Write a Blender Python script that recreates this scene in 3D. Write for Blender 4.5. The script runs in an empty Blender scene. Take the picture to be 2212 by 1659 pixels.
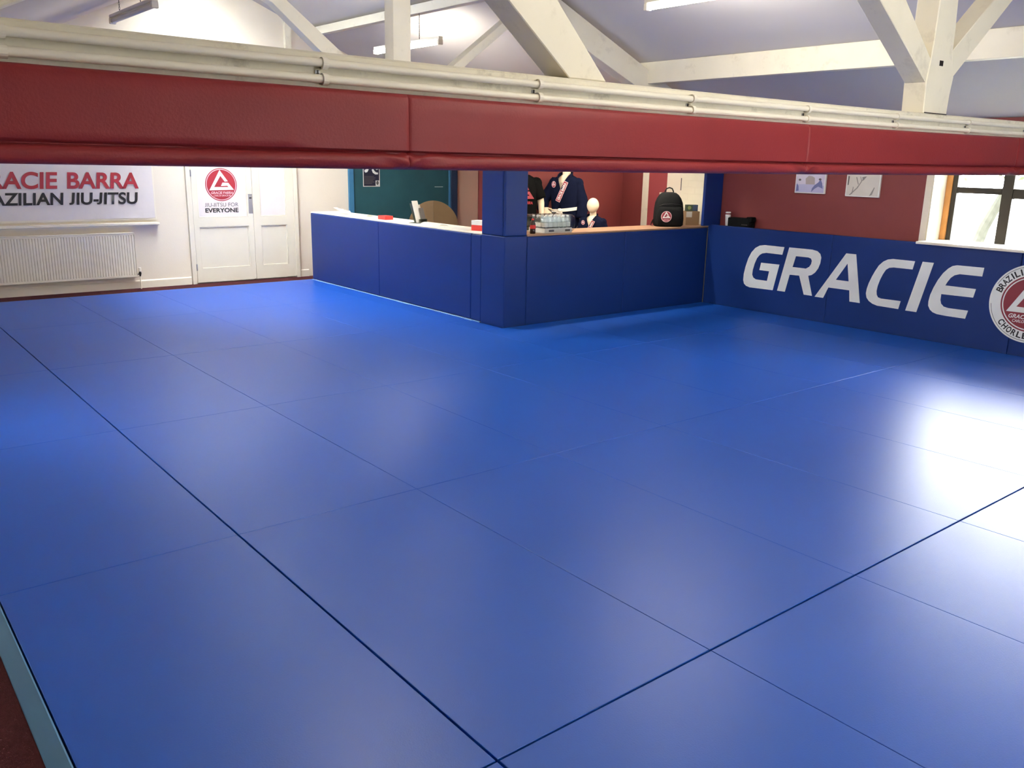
import bpy, bmesh, math, random
from mathutils import Vector, Matrix
random.seed(7)
SC = bpy.context.scene
COL = SC.collection
PI = math.pi

# ------------------------------------------------------------------ camera
cam = bpy.data.cameras.new('camera')
cam.sensor_fit = 'HORIZONTAL'; cam.sensor_width = 36.0
cam.lens = 36.0 * 1862.9 / 2212.0
cam.clip_start = 0.05; cam.clip_end = 300
camo = bpy.data.objects.new('camera', cam); COL.objects.link(camo)
Rr = Vector((0.7786721, -0.62712169, 0.01970133))
Ru = Vector((0.14251602, 0.20736125, 0.96782772))
Rb = Vector((-0.61103105, -0.75081269, 0.25084131))
camo.matrix_world = Matrix(((Rr.x, Ru.x, Rb.x, 0.0), (Rr.y, Ru.y, Rb.y, 0.0), (Rr.z, Ru.z, Rb.z, 1.742), (0, 0, 0, 1)))
SC.camera = camo

# ------------------------------------------------------------------ world / exposure
W = bpy.data.worlds.new('sky'); SC.world = W; W.use_nodes = True
wn = W.node_tree
bg = wn.nodes['Background']
bg.inputs['Color'].default_value = (0.95, 0.975, 1.0, 1)
bg.inputs['Strength'].default_value = 34.0
SC.view_settings.view_transform = 'Standard'
SC.view_settings.look = 'None'
SC.view_settings.gamma = 1.0
SC.view_settings.use_curve_mapping = False
SC.view_settings.exposure = 0.38
LAMP_STRENGTH = 85.0
LAMP_COLOR = (1.0, 0.93, 0.80)

# ------------------------------------------------------------------ materials
def lin(c):
    c = c / 255.0
    return c / 12.92 if c <= 0.04045 else ((c + 0.055) / 1.055) ** 2.4
def rgb(r, g, b): return (lin(r), lin(g), lin(b), 1.0)

def mat(name, col, rough=0.6, spec=0.5, var=0.06, vscale=3.0, bump=0.0, bscale=80.0, metal=0.0, dirt=None, dscale=9.0, damt=0.5,
        bump2=0.0, b2scale=4.0, rvar=0.0, coat=0.0, world=False):
    m = bpy.data.materials.new(name); m.use_nodes = True
    nt = m.node_tree; N = nt.nodes; L = nt.links
    b = N['Principled BSDF']
    b.inputs['Roughness'].default_value = rough
    b.inputs['Specular IOR Level'].default_value = spec
    b.inputs['Metallic'].default_value = metal
    b.inputs['Coat Weight'].default_value = coat
    tc = N.new('ShaderNodeNewGeometry' if world else 'ShaderNodeTexCoord')
    CO = tc.outputs['Position'] if world else tc.outputs['Object']
    n1 = N.new('ShaderNodeTexNoise'); n1.inputs['Scale'].default_value = vscale; n1.inputs['Detail'].default_value = 4
    L.new(CO, n1.inputs['Vector'])
    mr = N.new('ShaderNodeMapRange')
    mr.inputs['From Min'].default_value = 0.3; mr.inputs['From Max'].default_value = 0.7
    mr.inputs['To Min'].default_value = 1.0 - var; mr.inputs['To Max'].default_value = 1.0 + var
    L.new(n1.outputs['Fac'], mr.inputs['Value'])
    mx = N.new('ShaderNodeVectorMath'); mx.operation = 'SCALE'
    mx.inputs[0].default_value = col[:3]
    L.new(mr.outputs['Result'], mx.inputs['Scale'])
    last = mx.outputs['Vector']
    if dirt:
        n3 = N.new('ShaderNodeTexNoise'); n3.inputs['Scale'].default_value = dscale; n3.inputs['Detail'].default_value = 8
        n3.inputs['Roughness'].default_value = 0.7
        L.new(CO, n3.inputs['Vector'])
        r3 = N.new('ShaderNodeMapRange'); r3.inputs['From Min'].default_value = 0.56; r3.inputs['From Max'].default_value = 0.72
        r3.inputs['To Min'].default_value = 0; r3.inputs['To Max'].default_value = damt
        L.new(n3.outputs['Fac'], r3.inputs['Value'])
        mm = N.new('ShaderNodeMix'); mm.data_type = 'RGBA'
        L.new(r3.outputs['Result'], mm.inputs['Factor'])
        L.new(last, mm.inputs[6]); mm.inputs[7].default_value = dirt
        last = mm.outputs[2]
    L.new(last, b.inputs['Base Color'])
    if rvar:
        mr2 = N.new('ShaderNodeMapRange'); mr2.inputs['From Min'].default_value = 0.3; mr2.inputs['From Max'].default_value = 0.7
        mr2.inputs['To Min'].default_value = rough - rvar; mr2.inputs['To Max'].default_value = rough + rvar
        n4 = N.new('ShaderNodeTexNoise'); n4.inputs['Scale'].default_value = 2.2; n4.inputs['Detail'].default_value = 6
        L.new(CO, n4.inputs['Vector']); L.new(n4.outputs['Fac'], mr2.inputs['Value'])
        L.new(mr2.outputs['Result'], b.inputs['Roughness'])
    if bump or bump2:
        prev = None
        for s, sc in ((bump2, b2scale), (bump, bscale)):
            if not s: continue
            n2 = N.new('ShaderNodeTexNoise'); n2.inputs['Scale'].default_value = sc; n2.inputs['Detail'].default_value = 3
            L.new(CO, n2.inputs['Vector'])
            bp = N.new('ShaderNodeBump'); bp.inputs['Strength'].default_value = s; bp.inputs['Distance'].default_value = 0.02
            L.new(n2.outputs['Fac'], bp.inputs['Height'])
            if prev: L.new(prev, bp.inputs['Normal'])
            prev = bp.outputs['Normal']
        L.new(prev, b.inputs['Normal'])
    return m

def glass(name, col=(1, 1, 1, 1), rough=0.02, alpha_mix=0.82):
    m = bpy.data.materials.new(name); m.use_nodes = True
    N = m.node_tree.nodes; L = m.node_tree.links
    out = N['Material Output']; N.remove(N['Principled BSDF'])
    t = N.new('ShaderNodeBsdfTransparent'); t.inputs['Color'].default_value = col
    g = N.new('ShaderNodeBsdfGlossy'); g.inputs['Roughness'].default_value = rough
    g.inputs['Color'].default_value = (0.9, 0.95, 0.95, 1)
    fr = N.new('ShaderNodeFresnel'); fr.inputs['IOR'].default_value = 1.45
    ad = N.new('ShaderNodeMath'); ad.operation = 'MULTIPLY_ADD'
    ad.inputs[1].default_value = 0.8; ad.inputs[2].default_value = 0.82 - alpha_mix + 0.02
    L.new(fr.outputs['Fac'], ad.inputs[0])
    mx = N.new('ShaderNodeMixShader'); L.new(ad.outputs['Value'], mx.inputs['Fac'])
    L.new(t.outputs[0], mx.inputs[1]); L.new(g.outputs[0], mx.inputs[2]); L.new(mx.outputs[0], out.inputs['Surface'])
    return m

def emit(name, col, s):
    m = bpy.data.materials.new(name); m.use_nodes = True
    N = m.node_tree.nodes; b = N['Principled BSDF']
    b.inputs['Base Color'].default_value = (0.9, 0.9, 0.88, 1)
    b.inputs['Emission Color'].default_value = (*col, 1); b.inputs['Emission Strength'].default_value = s
    return m

M = dict(
    mat_blue=mat('blue_vinyl_mat', rgb(14, 78, 174), 0.37, 0.5, 0.04, 0.9, bump=0.04, bscale=170, bump2=0.02, b2scale=3, world=True),
    pad_blue=mat('blue_vinyl_wall_pad', rgb(14, 45, 110), 0.45, 0.3, 0.05, 1.5, bump=0.06, bscale=140),
    trim_pale=mat('light_blue_edge_line', rgb(138, 180, 226), 0.5),
    trim_blue=mat('pale_blue_edge', rgb(78, 134, 178), 0.5),
    pad_red=mat('red_vinyl_beam_pad', rgb(134, 44, 47), 0.50, 0.28, 0.05, 2.0, bump=0.08, bscale=150, bump2=0.06, b2scale=5),
    cream=mat('cream_gloss_paint', rgb(240, 234, 212), 0.42, 0.4, 0.03, 4, bump=0.05, bscale=30, dirt=rgb(170, 160, 135), dscale=5, damt=0.35),
    beam=mat('worn_cream_beam_paint', rgb(226, 221, 202), 0.6, 0.3, 0.05, 5, bump=0.25, bscale=25, dirt=rgb(130, 124, 108), dscale=7, damt=0.6),
    pipe=mat('white_plastic_pipe', rgb(240, 236, 218), 0.4, 0.4, 0.02),
    ceil_lit_tint=mat('ceiling_paint_lit_tint', rgb(228, 212, 190), 0.9, 0.2, 0.03, 0.8),  # ceiling paint tinted warm to offset blue light bounced off the mats
    ceil=mat('ceiling_paint', rgb(214, 210, 206), 0.9, 0.2, 0.03, 0.8),
    wall_white=mat('white_wall_paint', rgb(240, 230, 210), 0.7, 0.3, 0.02, 2, bump=0.05, bscale=60),
    wall_cream=mat('cream_wall_paint', rgb(238, 228, 205), 0.7, 0.3, 0.02, 2),
    wall_beige=mat('beige_wall_paint', rgb(214, 184, 160), 0.75, 0.3, 0.02, 2),
    wall_red=mat('red_wall_paint', rgb(126, 58, 57), 0.55, 0.35, 0.04, 2.5, bump=0.04, bscale=60),
    maroon=mat('maroon_paint', rgb(150, 66, 70), 0.5, 0.4, 0.03),
    carpet=mat('dark_red_carpet', rgb(76, 38, 42), 0.95, 0.1, 0.15, 60, bump=0.5, bscale=300),
    door_white=mat('ivory_gloss_door', rgb(236, 229, 208), 0.35, 0.5, 0.02, 3),
    trim_white=mat('white_gloss_trim', rgb(242, 234, 214), 0.35, 0.5, 0.02),
    film=mat('white_window_film', rgb(236, 228, 222), 0.45, 0.4, 0.04, 2.5, bump=0.12, bscale=9),
    steel=mat('brushed_steel', rgb(178, 178, 180), 0.38, 0.5, 0.05, 20, metal=0.7),
    dark_metal=mat('dark_metal', rgb(60, 58, 55), 0.4, 0.5, metal=0.6),
    red_print=mat('red_print', rgb(172, 40, 54), 0.45),
    crimson=mat('dark_red_print', rgb(134, 38, 50), 0.45),
    black_print=mat('black_print', rgb(26, 22, 22), 0.5),
    grey_print=mat('grey_print', rgb(96, 92, 90), 0.5),
    white_print=mat('white_print', rgb(234, 236, 230), 0.5),
    pink_print=mat('pink_print', rgb(240, 200, 200), 0.5),
    teal=mat('teal_panel', rgb(44, 88, 96), 0.6, 0.3, 0.12, 2.5),
    blue_frame=mat('blue_frame_paint', rgb(62, 124, 164), 0.5),
    navy_frame=mat('navy_edge_paint', rgb(34, 56, 84), 0.5),
    brown=mat('brown_table_top', rgb(112, 88, 58), 0.55, 0.3, 0.1, 3),
    wood=mat('beech_worktop', rgb(160, 124, 98), 0.5, 0.3, 0.05, 6),
    oak=mat('honey_oak', rgb(206, 146, 84), 0.5, 0.3, 0.1, 8),
    frame_dark=mat('dark_brown_window_frame', rgb(50, 45, 37), 0.5, 0.3),
    skin=mat('mannequin_cream', rgb(226, 206, 176), 0.45, 0.4, 0.02),
    navy=mat('navy_cotton', rgb(14, 19, 40), 0.9, 0.06, 0.12, 14, bump=0.3, bscale=220),
    black_cloth=mat('black_cotton', rgb(13, 13, 13), 0.9, 0.05, 0.1, 10, bump=0.2, bscale=200),
    belt_white=mat('white_cotton_belt', rgb(240, 234, 220), 0.85, 0.2, 0.03),
    bag=mat('black_nylon', rgb(17, 18, 19), 0.8, 0.15, 0.1, 14, bump=0.3, bscale=160),
    card=mat('brown_cardboard', rgb(150, 122, 92), 0.85, 0.2, 0.05),
    white_card=mat('white_card', rgb(238, 236, 228), 0.7, 0.3, 0.02),
    red_card=mat('red_card', rgb(206, 58, 54), 0.6, 0.3, 0.03),
    cola=mat('dark_drink', rgb(40, 18, 14), 0.15, 0.5),
    tree_bark=mat('bark', rgb(52, 53, 47), 0.9, 0.1, 0.2, 12),
    leaf=mat('spring_leaf', rgb(66, 76, 46), 0.8, 0.2, 0.2, 5),
    grass=mat('lawn', rgb(150, 148, 130), 0.95, 0.1, 0.2, 2),
    glass=glass('clear_glass'),
    plastic=glass('clear_plastic', (0.86, 0.9, 0.88, 1), 0.08, 0.7),
    wrap=glass('clear_wrap', (0.93, 0.94, 0.93, 1), 0.15, 0.81),
    tube=emit('fluorescent_tube', LAMP_COLOR, LAMP_STRENGTH),
)
# white painted brick: brick pattern in the bump
def brick_mat():
    m = mat('white_painted_brick', rgb(242, 236, 212), 0.6, 0.3, 0.03)
    N = m.node_tree.nodes; L = m.node_tree.links
    tc = N.new('ShaderNodeTexCoord'); mp = N.new('ShaderNodeMapping'); mp.inputs['Rotation'].default_value = (PI/2, 0, PI/2)
    br = N.new('ShaderNodeTexBrick')
    br.inputs['Scale'].default_value = 1.0; br.inputs['Brick Width'].default_value = 0.225; br.inputs['Row Height'].default_value = 0.085
    br.inputs['Mortar Size'].default_value = 0.006
    br.inputs['Color1'].default_value = (1, 1, 1, 1); br.inputs['Color2'].default_value = (1, 1, 1, 1); br.inputs['Mortar'].default_value = (0, 0, 0, 1)
    L.new(tc.outputs['Object'], mp.inputs['Vector'])
    sx = N.new('ShaderNodeSeparateXYZ'); cx = N.new('ShaderNodeCombineXYZ')
    L.new(tc.outputs['Object'], sx.inputs[0]); L.new(sx.outputs['Y'], cx.inputs['X']); L.new(sx.outputs['Z'], cx.inputs['Y'])
    L.new(cx.outputs[0], br.inputs['Vector'])
    bp = N.new('ShaderNodeBump'); bp.inputs['Strength'].default_value = 0.9; bp.inputs['Distance'].default_value = 0.008
    L.new(br.outputs['Color'], bp.inputs['Height']); L.new(bp.outputs['Normal'], N['Principled BSDF'].inputs['Normal'])
    return m
M['brick'] = brick_mat()

# ------------------------------------------------------------------ builders
def tag(o, label=None, cat=None, group=None, kind=None):
    if label: o['label'] = label
    if cat: o['category'] = cat
    if group: o['group'] = group
    if kind: o['kind'] = kind
    return o

def obj(name, bm, m, parent=None, smooth=False, label=None):
    me = bpy.data.meshes.new(name)
    bm.to_mesh(me); bm.free()
    mats = m if isinstance(m, (list, tuple)) else [m]
    for x in mats: me.materials.append(M[x] if isinstance(x, str) else x)
    if smooth:
        for p in me.polygons: p.use_smooth = True
    o = bpy.data.objects.new(name, me); COL.objects.link(o)
    if parent: attach(o, parent)
    if label: o['label'] = label
    return o

WM = {}
def world_of(p): return WM.get(p.name, Matrix.Identity(4))
def attach(o, parent):
    o.parent = parent
    o.matrix_parent_inverse = world_of(parent).inverted()

def thing(name, label, cat, loc=(0, 0, 0), group=None, rotz=0.0):
    o = bpy.data.objects.new(name, None); COL.objects.link(o)
    o.empty_display_size = 0.1
    o.location = loc; o.rotation_euler = (0, 0, rotz)
    WM[o.name] = Matrix.Translation(loc) @ Matrix.Rotation(rotz, 4, 'Z')
    return tag(o, label, cat, group)

def structure(name, bm, m, label=None, smooth=False):
    o = obj(name, bm, m, smooth=smooth); o['kind'] = 'structure'
    if label: o['label'] = label
    return o

def copy_tree(o, loc=None, label=None, parent=None):
    c = o.copy(); COL.objects.link(c)
    if parent:
        c.parent = parent; c.matrix_parent_inverse = o.matrix_parent_inverse.copy()
    for ch in list(o.children): copy_tree(ch, parent=c)
    if loc is not None: c.location = loc
    if label: c['label'] = label
    return c

def xf(bm, mtx, verts=None): bmesh.ops.transform(bm, matrix=mtx, verts=verts or bm.verts[:])

def box(bm, a, b, bev=0.0, seg=2, mtx=None):
    a, b = Vector(a), Vector(b)
    g = bmesh.ops.create_cube(bm, size=1.0)
    vs = g['verts']
    c = (a + b) / 2; d = b - a
    for v in vs: v.co = Vector((c.x + v.co.x * d.x, c.y + v.co.y * d.y, c.z + v.co.z * d.z))
    if bev:
        es = list({e for v in vs for e in v.link_edges})
        r = bmesh.ops.bevel(bm, geom=es, offset=bev, segments=seg, profile=0.5, affect='EDGES', clamp_overlap=True)
        vs = list({v for f in r['faces'] for v in f.verts} | {v for v in vs if v.is_valid})
        allv = set(vs)
        stack = list(vs)
        while stack:
            v = stack.pop()
            for e in v.link_edges:
                o = e.other_vert(v)
                if o not in allv: allv.add(o); stack.append(o)
        vs = list(allv)
    if mtx is not None: bmesh.ops.transform(bm, matrix=mtx, verts=vs)
    return vs

def B(*args, **k):
    bm = bmesh.new(); box(bm, *args, **k); return bm

def prism(bm, poly, axis, a, b, bev=0.0):
    """poly in the two other axes (x,z for axis y; y,z for axis x; x,y for axis z)"""
    def P(p, t):
        if axis == 'y': return Vector((p[0], t, p[1]))
        if axis == 'x': return Vector((t, p[0], p[1]))
        return Vector((p[0], p[1], t))
    v0 = [bm.verts.new(P(p, a)) for p in poly]; v1 = [bm.verts.new(P(p, b)) for p in poly]
    n = len(poly); fs = [bm.faces.new(v0), bm.faces.new(v1[::-1])]
    for i in range(n): fs.append(bm.faces.new((v0[i], v1[i], v1[(i+1) % n], v0[(i+1) % n])))
    bmesh.ops.recalc_face_normals(bm, faces=fs)
    if bev:
        es = list({e for f in fs for e in f.edges})
        bmesh.ops.bevel(bm, geom=es, offset=bev, segments=1, affect='EDGES', clamp_overlap=True)

def frames(path):
    pts = [Vector(p) for p in path]; out = []
    up = None
    for i, p in enumerate(pts):
        t = (pts[min(i+1, len(pts)-1)] - pts[max(i-1, 0)]).normalized()
        if up is None:
            up = Vector((0, 0, 1)) if abs(t.z) < 0.9 else Vector((0, 1, 0))
        u = up - t * up.dot(t)
        u = u.normalized() if u.length > 1e-6 else t.orthogonal().normalized()
        up = u
        out.append((p, t, u, t.cross(u)))
    return out

def tube(bm, path, r, n=10, caps=True, flat=1.0):
    rs = r if isinstance(r, (list, tuple)) else [r] * len(path)
    rings = []
    for (p, t, u, w), rr in zip(frames(path), rs):
        rings.append([bm.verts.new(p + u * (rr * math.cos(2*PI*k/n)) + w * (rr * flat * math.sin(2*PI*k/n))) for k in range(n)])
    fs = []
    for a, b in zip(rings, rings[1:]):
        for k in range(n): fs.append(bm.faces.new((a[k], a[(k+1) % n], b[(k+1) % n], b[k])))
    if caps: fs += [bm.faces.new(rings[0][::-1]), bm.faces.new(rings[-1])]
    bmesh.ops.recalc_face_normals(bm, faces=fs)
    return bm

def loft(bm, rings, n=32, caps=True):
    """rings: (z, rx, ry, cx, cy)"""
    R = []
    for z, rx, ry, cx, cy in rings:
        R.append([bm.verts.new((cx + rx*math.cos(2*PI*k/n), cy + ry*math.sin(2*PI*k/n), z)) for k in range(n)])
    fs = []
    for a, b in zip(R, R[1:]):
        for k in range(n): fs.append(bm.faces.new((a[k], a[(k+1) % n], b[(k+1) % n], b[k])))
    if caps: fs += [bm.faces.new(R[0][::-1]), bm.faces.new(R[-1])]
    bmesh.ops.recalc_face_normals(bm, faces=fs)
    return R

def lathe(bm, prof, c=(0, 0, 0), n=16):
    loft(bm, [(c[2]+z, r, r, c[0], c[1]) for r, z in prof], n)

def ball(bm, c, r, scale=(1, 1, 1), seg=16):
    g = bmesh.ops.create_uvsphere(bm, u_segments=seg, v_segments=max(8, seg//2), radius=r)
    for v in g['verts']: v.co = Vector((c[0]+v.co.x*scale[0], c[1]+v.co.y*scale[1], c[2]+v.co.z*scale[2]))

def flat_shape(polys, thick=0.001):
    """filled flat outline (with holes) in the XY plane, given a thickness"""
    cu = bpy.data.curves.new('outline', 'CURVE'); cu.dimensions = '2D'; cu.fill_mode = 'BOTH'; cu.extrude = thick/2
    for p in polys:
        s = cu.splines.new('POLY'); s.points.add(len(p)-1)
        for q, xy in zip(s.points, p): q.co = (xy[0], xy[1], 0, 1)
        s.use_cyclic_u = True
    return curve_bm(cu)

def curve_bm(cu):
    o = bpy.data.objects.new('outline', cu); COL.objects.link(o)
    dg = bpy.context.evaluated_depsgraph_get()
    me = bpy.data.meshes.new_from_object(o.evaluated_get(dg))
    bm = bmesh.new(); bm.from_mesh(me)
    bpy.data.objects.remove(o); bpy.data.curves.remove(cu); bpy.data.meshes.remove(me)
    return bm

CAPH = None
def raw_text(s, bold=0.0, shear=0.0):
    cu = bpy.data.curves.new('lettering', 'FONT'); cu.body = s; cu.size = 1.0; cu.offset = bold; cu.shear = shear
    cu.extrude = 0.0; cu.fill_mode = 'FRONT'
    return curve_bm(cu)

def text_bm(s, w=None, h=None, bold=0.0, shear=0.0, thick=0.001, anchor='L'):
    """lettering in XY, base line at y=0, fitted to width w and cap height h"""
    bold = min(bold, 0.028); bm = raw_text(s, bold, shear); ref = raw_text('H', bold, 0)
    cap = max(v.co.y for v in ref.verts); base = min(v.co.y for v in ref.verts); ref.free(); cap -= base
    xs = [v.co.x for v in bm.verts]; x0, x1 = min(xs), max(xs)
    sy = (h / cap) if h else 1.0
    sx = (w / (x1 - x0)) if w else sy
    if not h: sy = sx
    bm.verts.ensure_lookup_table(); seen = set()
    for v0 in bm.verts:             # letters that hang below the line (J) are drawn up onto it
        if v0.index in seen: continue
        isl = []; st = [v0]; seen.add(v0.index)
        while st:
            v = st.pop(); isl.append(v)
            for e in v.link_edges:
                o = e.other_vert(v)
                if o.index not in seen: seen.add(o.index); st.append(o)
        lo = min(v.co.y for v in isl) - base
        for v in isl:
            y = v.co.y - base
            if lo < -0.08*cap: y = (y-lo)/(cap-lo)*cap
            v.co = Vector(((v.co.x - x0) * sx, y*sy, 0))
    wd = (x1-x0)*sx
    if anchor == 'C': bmesh.ops.translate(bm, vec=(-wd/2, 0, 0), verts=bm.verts[:])
    if anchor == 'R': bmesh.ops.translate(bm, vec=(-wd, 0, 0), verts=bm.verts[:])
    return bm

def basis(o, X, Y):
    X, Y = Vector(X).normalized(), Vector(Y).normalized(); N = X.cross(Y).normalized(); Y = N.cross(X)
    return Matrix(((X.x, Y.x, N.x, o[0]), (X.y, Y.y, N.y, o[1]), (X.z, Y.z, N.z, o[2]), (0, 0, 0, 1)))

def put(bm, mtx, dz=0.0):
    xf(bm, mtx @ Matrix.Translation((0, 0, dz))); return bm

def circle(r, n=64, c=(0, 0)): return [(c[0]+r*math.cos(2*PI*k/n), c[1]+r*math.sin(2*PI*k/n)) for k in range(n)]

GB = [(605,175),(838,503),(745,515),(620,345),(415,668),(848,668),(815,632),(620,640),(672,540),(848,545),(1012,752),(262,765)]
GB = [((x-628)/478.0, -(y-600)/478.0) for x, y in GB]

def emblem(mtx, R, parent, rim='red_print', small=True, t=0.0012):
    """red disc with a white line ring and a white triangle"""
    obj('disc', put(flat_shape([circle(R)], t), mtx, t*0.6), rim, parent)
    obj('ring', put(flat_shape([circle(R*0.945), circle(R*0.905)], t), mtx, t*1.8), 'white_print', parent)
    obj('triangle', put(flat_shape([[(x*R, y*R) for x, y in GB]], t), mtx, t*1.8), 'white_print', parent)
    if small:
        obj('lettering', put(text_bm('GRACIE BARRA', 1.36*R, 0.15*R, 0.02, 0.25, anchor='C'), mtx @ Matrix.Translation((0.02*R, -0.56*R, 0)), t*2.4), 'white_print', parent)
        obj('lettering', put(text_bm('CARLOS GRACIE JR', 1.06*R, 0.10*R, 0.01, 0.2, anchor='C'), mtx @ Matrix.Translation((0.02*R, -0.70*R, 0)), t*2.4), 'white_print', parent)

# ================================================================== SETTING
YW = 12.35; KW = 1.0556; XR = 9.2
def fx(x): return x * KW
def fz(z): return 1.742 + (z - 1.742) * KW
structure('floor', B((-0.65, -3.1, -0.2), (9.35, 12.5, -0.05)), 'carpet', 'dark red carpet floor')
structure('floor_reception', B((6.15, 7.62, -0.05), (9.19, 12.34, 0.08)), 'carpet', 'dark carpet floor behind the counter')
bm = bmesh.new(); prism(bm, [(-0.65, -0.1), (9.35, -0.1), (9.35, 2.19), (4.56, 4.105), (-0.65, 1.604)], 'y', YW, YW+0.15)
structure('wall_far', bm, 'wall_white', 'white gable wall behind the radiator and double door')
structure('wall_far_beige', B((8.745, YW-0.012, -0.05), (9.19, YW-0.001, 2.25)), 'wall_beige')
bm = bmesh.new(); prism(bm, [(-0.65, -0.1), (9.35, -0.1), (9.35, 2.19), (4.56, 4.105), (-0.65, 1.604)], 'y', -3.15, -3.0)
bm.free(); bm = bmesh.new()
prism(bm, [(-0.65, -0.1), (9.35, -0.1), (9.35, 1.1), (-0.65, 1.1)], 'y', -3.15, -3.0); prism(bm, [(-0.65, 1.1), (3.0, 1.1), (3.0, 2.0), (-0.65, 1.604)], 'y', -3.15, -3.0)
prism(bm, [(4.6, 1.1), (9.35, 1.1), (9.35, 2.0), (4.6, 2.0)], 'y', -3.15, -3.0)
prism(bm, [(3.0, 2.0), (9.35, 2.0), (9.35, 2.19), (4.56, 4.105), (-0.65, 1.604)], 'y', -3.15, -3.0)
structure('wall_near', bm, 'wall_white')
bm = bmesh.new()
for a_, b_ in (((3.0, 1.1), (4.6, 1.16)), ((3.0, 1.94), (4.6, 2.0)), ((3.0, 1.1), (3.06, 2.0)), ((4.54, 1.1), (4.6, 2.0)), ((3.77, 1.1), (3.83, 2.0))): box(bm, (a_[0], -3.12, a_[1]), (b_[0], -3.05, b_[1]))
w5 = structure('added_window_5', bm, 'frame_dark')  # unseen window added to light the near beam and pads from the front
obj('pane', B((3.03, -3.09, 1.13), (4.57, -3.085, 1.97)), 'glass', w5)
# left wall with an opening for the added low window
bm = bmesh.new()
box(bm, (-0.65, -3.0, -0.1), (-0.5, 5.4, 1.66)); box(bm, (-0.65, 6.8, -0.1), (-0.5, YW, 1.66))
box(bm, (-0.65, 5.4, -0.1), (-0.5, 6.8, 0.95)); box(bm, (-0.65, 5.4, 1.5), (-0.5, 6.8, 1.66))
structure('wall_left', bm, 'wall_white')
# right wall, red, with the window opening
WY0, WY1, WZ0, WZ1 = 1.95, 4.426, 0.93, 2.08
bm = bmesh.new()
box(bm, (XR, WY1, -0.1), (9.62, YW, 2.24)); box(bm, (XR, -3.0, -0.1), (9.62, WY0, 2.24))
box(bm, (XR, WY0, -0.1), (9.62, WY1, WZ0)); box(bm, (XR, WY0, WZ1), (9.62, WY1, 2.24))
structure('wall_right', bm, 'wall_red', 'red painted wall')
structure('wall_partition', B((6.95, 8.88, -0.05), (9.195, 8.98, 2.25)), 'wall_red', 'red wall behind the mannequins')
# reveal lining + trims
bm = bmesh.new()
box(bm, (XR-0.004, WY1-0.012, WZ0), (9.47, WY1-0.0005, WZ1)); box(bm, (XR-0.004, WY0+0.0005, WZ0), (9.47, WY0+0.012, WZ1))
box(bm, (XR-0.004, WY0, WZ1-0.012), (9.47, WY1, WZ1-0.0005))
structure('trim_1', bm, 'trim_white', 'white painted window reveal')
structure('trim_2', B((XR-0.012, WY1+0.001, 0.99), (XR-0.001, 4.494, 2.24)), 'wall_white', 'pale strip beside the window')
structure('trim_3', B((8.97, WY0, 0.985), (9.47, WY1-0.013, 1.012), bev=0.004), 'trim_white', 'white window sill')
structure('trim_4', B((fx(5.40), YW-0.06, 2.1), (fx(5.49), YW-0.001, 3.72)), 'cream')
# door surround behind the counter on the right wall
structure('trim_5', B((XR-0.02, 8.369, 0.08), (XR-0.001, 8.481, 2.05), bev=0.003), 'cream', 'cream door architrave behind the counter')
structure('door_2', B((XR-0.014, 8.035, 0.08), (XR-0.001, 8.368, 2.05)), 'maroon', 'maroon door behind the counter')
structure('wall_plaster', B((XR-0.02, 7.776, 0.08), (XR-0.001, 8.033, 2.2)), 'wall_white', 'white plaster panel behind the backpack')
structure('wall_brick', B((XR-0.035, 7.22, -0.05), (XR-0.001, 7.766, 2.2)), 'brick', 'white painted brick pier')
# ceiling
def czl(x): return 1.916 + 0.48 * x
def czr(x): return 2.25 + 0.40 * (XR - x)
SX0, SX1, SY0, SY1 = 3.5, 4.5, 9.2, 12.1
bm = bmesh.new()
def slab(x0, x1, y0, y1): prism(bm, [(x0, czl(x0)), (x1, czl(x1)), (x1, czl(x1)+0.12), (x0, czl(x0)+0.12)], 'y', y0, y1)
slab(-0.66, SX0, -3.15, 12.5); slab(SX1, 4.56, -3.15, 12.5); slab(SX0, SX1, -3.15, SY0); slab(SX0, SX1, SY1, 12.5)
structure('ceiling', bm, 'ceil_lit_tint', 'pale sloping ceiling above the radiator side')
bm = bmesh.new()
for x0, x1, y0, y1 in ((SX0, SX0+.05, SY0, SY1), (SX1-.05, SX1, SY0, SY1), (SX0, SX1, SY0, SY0+.05), (SX0, SX1, SY1-.05, SY1)):
    prism(bm, [(x0, czl(x0)-0.002), (x1, czl(x1)-0.002), (x1, czl(x1)+0.14), (x0, czl(x0)+0.14)], 'y', y0, y1)
w4 = structure('added_window_4', bm, 'trim_white', 'added unseen roof window in the ceiling slope near the gable')  # added out of view so that sky light floods the gable
bm = bmesh.new(); prism(bm, [(SX0+.04, czl(SX0+.04)+.09), (SX1-.04, czl(SX1-.04)+.09), (SX1-.04, czl(SX1-.04)+.095), (SX0+.04, czl(SX0+.04)+.095)], 'y', SY0+.04, SY1-.04)
obj('pane', bm, 'glass', w4)
bm = bmesh.new(); prism(bm, [(9.63, czr(9.63)), (4.56, czr(4.56)), (4.56, czr(4.56)+0.12), (9.63, czr(9.63)+0.12)], 'y', -3.15, 12.5)
structure('ceiling', bm, 'ceil', 'grey sloping ceiling above the window wall')
# skirting on the far wall
bm = bmesh.new()
for a, b in ((-0.4, fx(3.93)), (fx(5.50), 5.95)):
    prism(bm, [(YW-0.001, -0.05), (YW-0.022, -0.05), (YW-0.022, 0.045), (YW-0.012, 0.058), (YW-0.001, 0.058)], 'x', a, b)
structure('baseboard_far', bm, 'trim_white')

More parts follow.
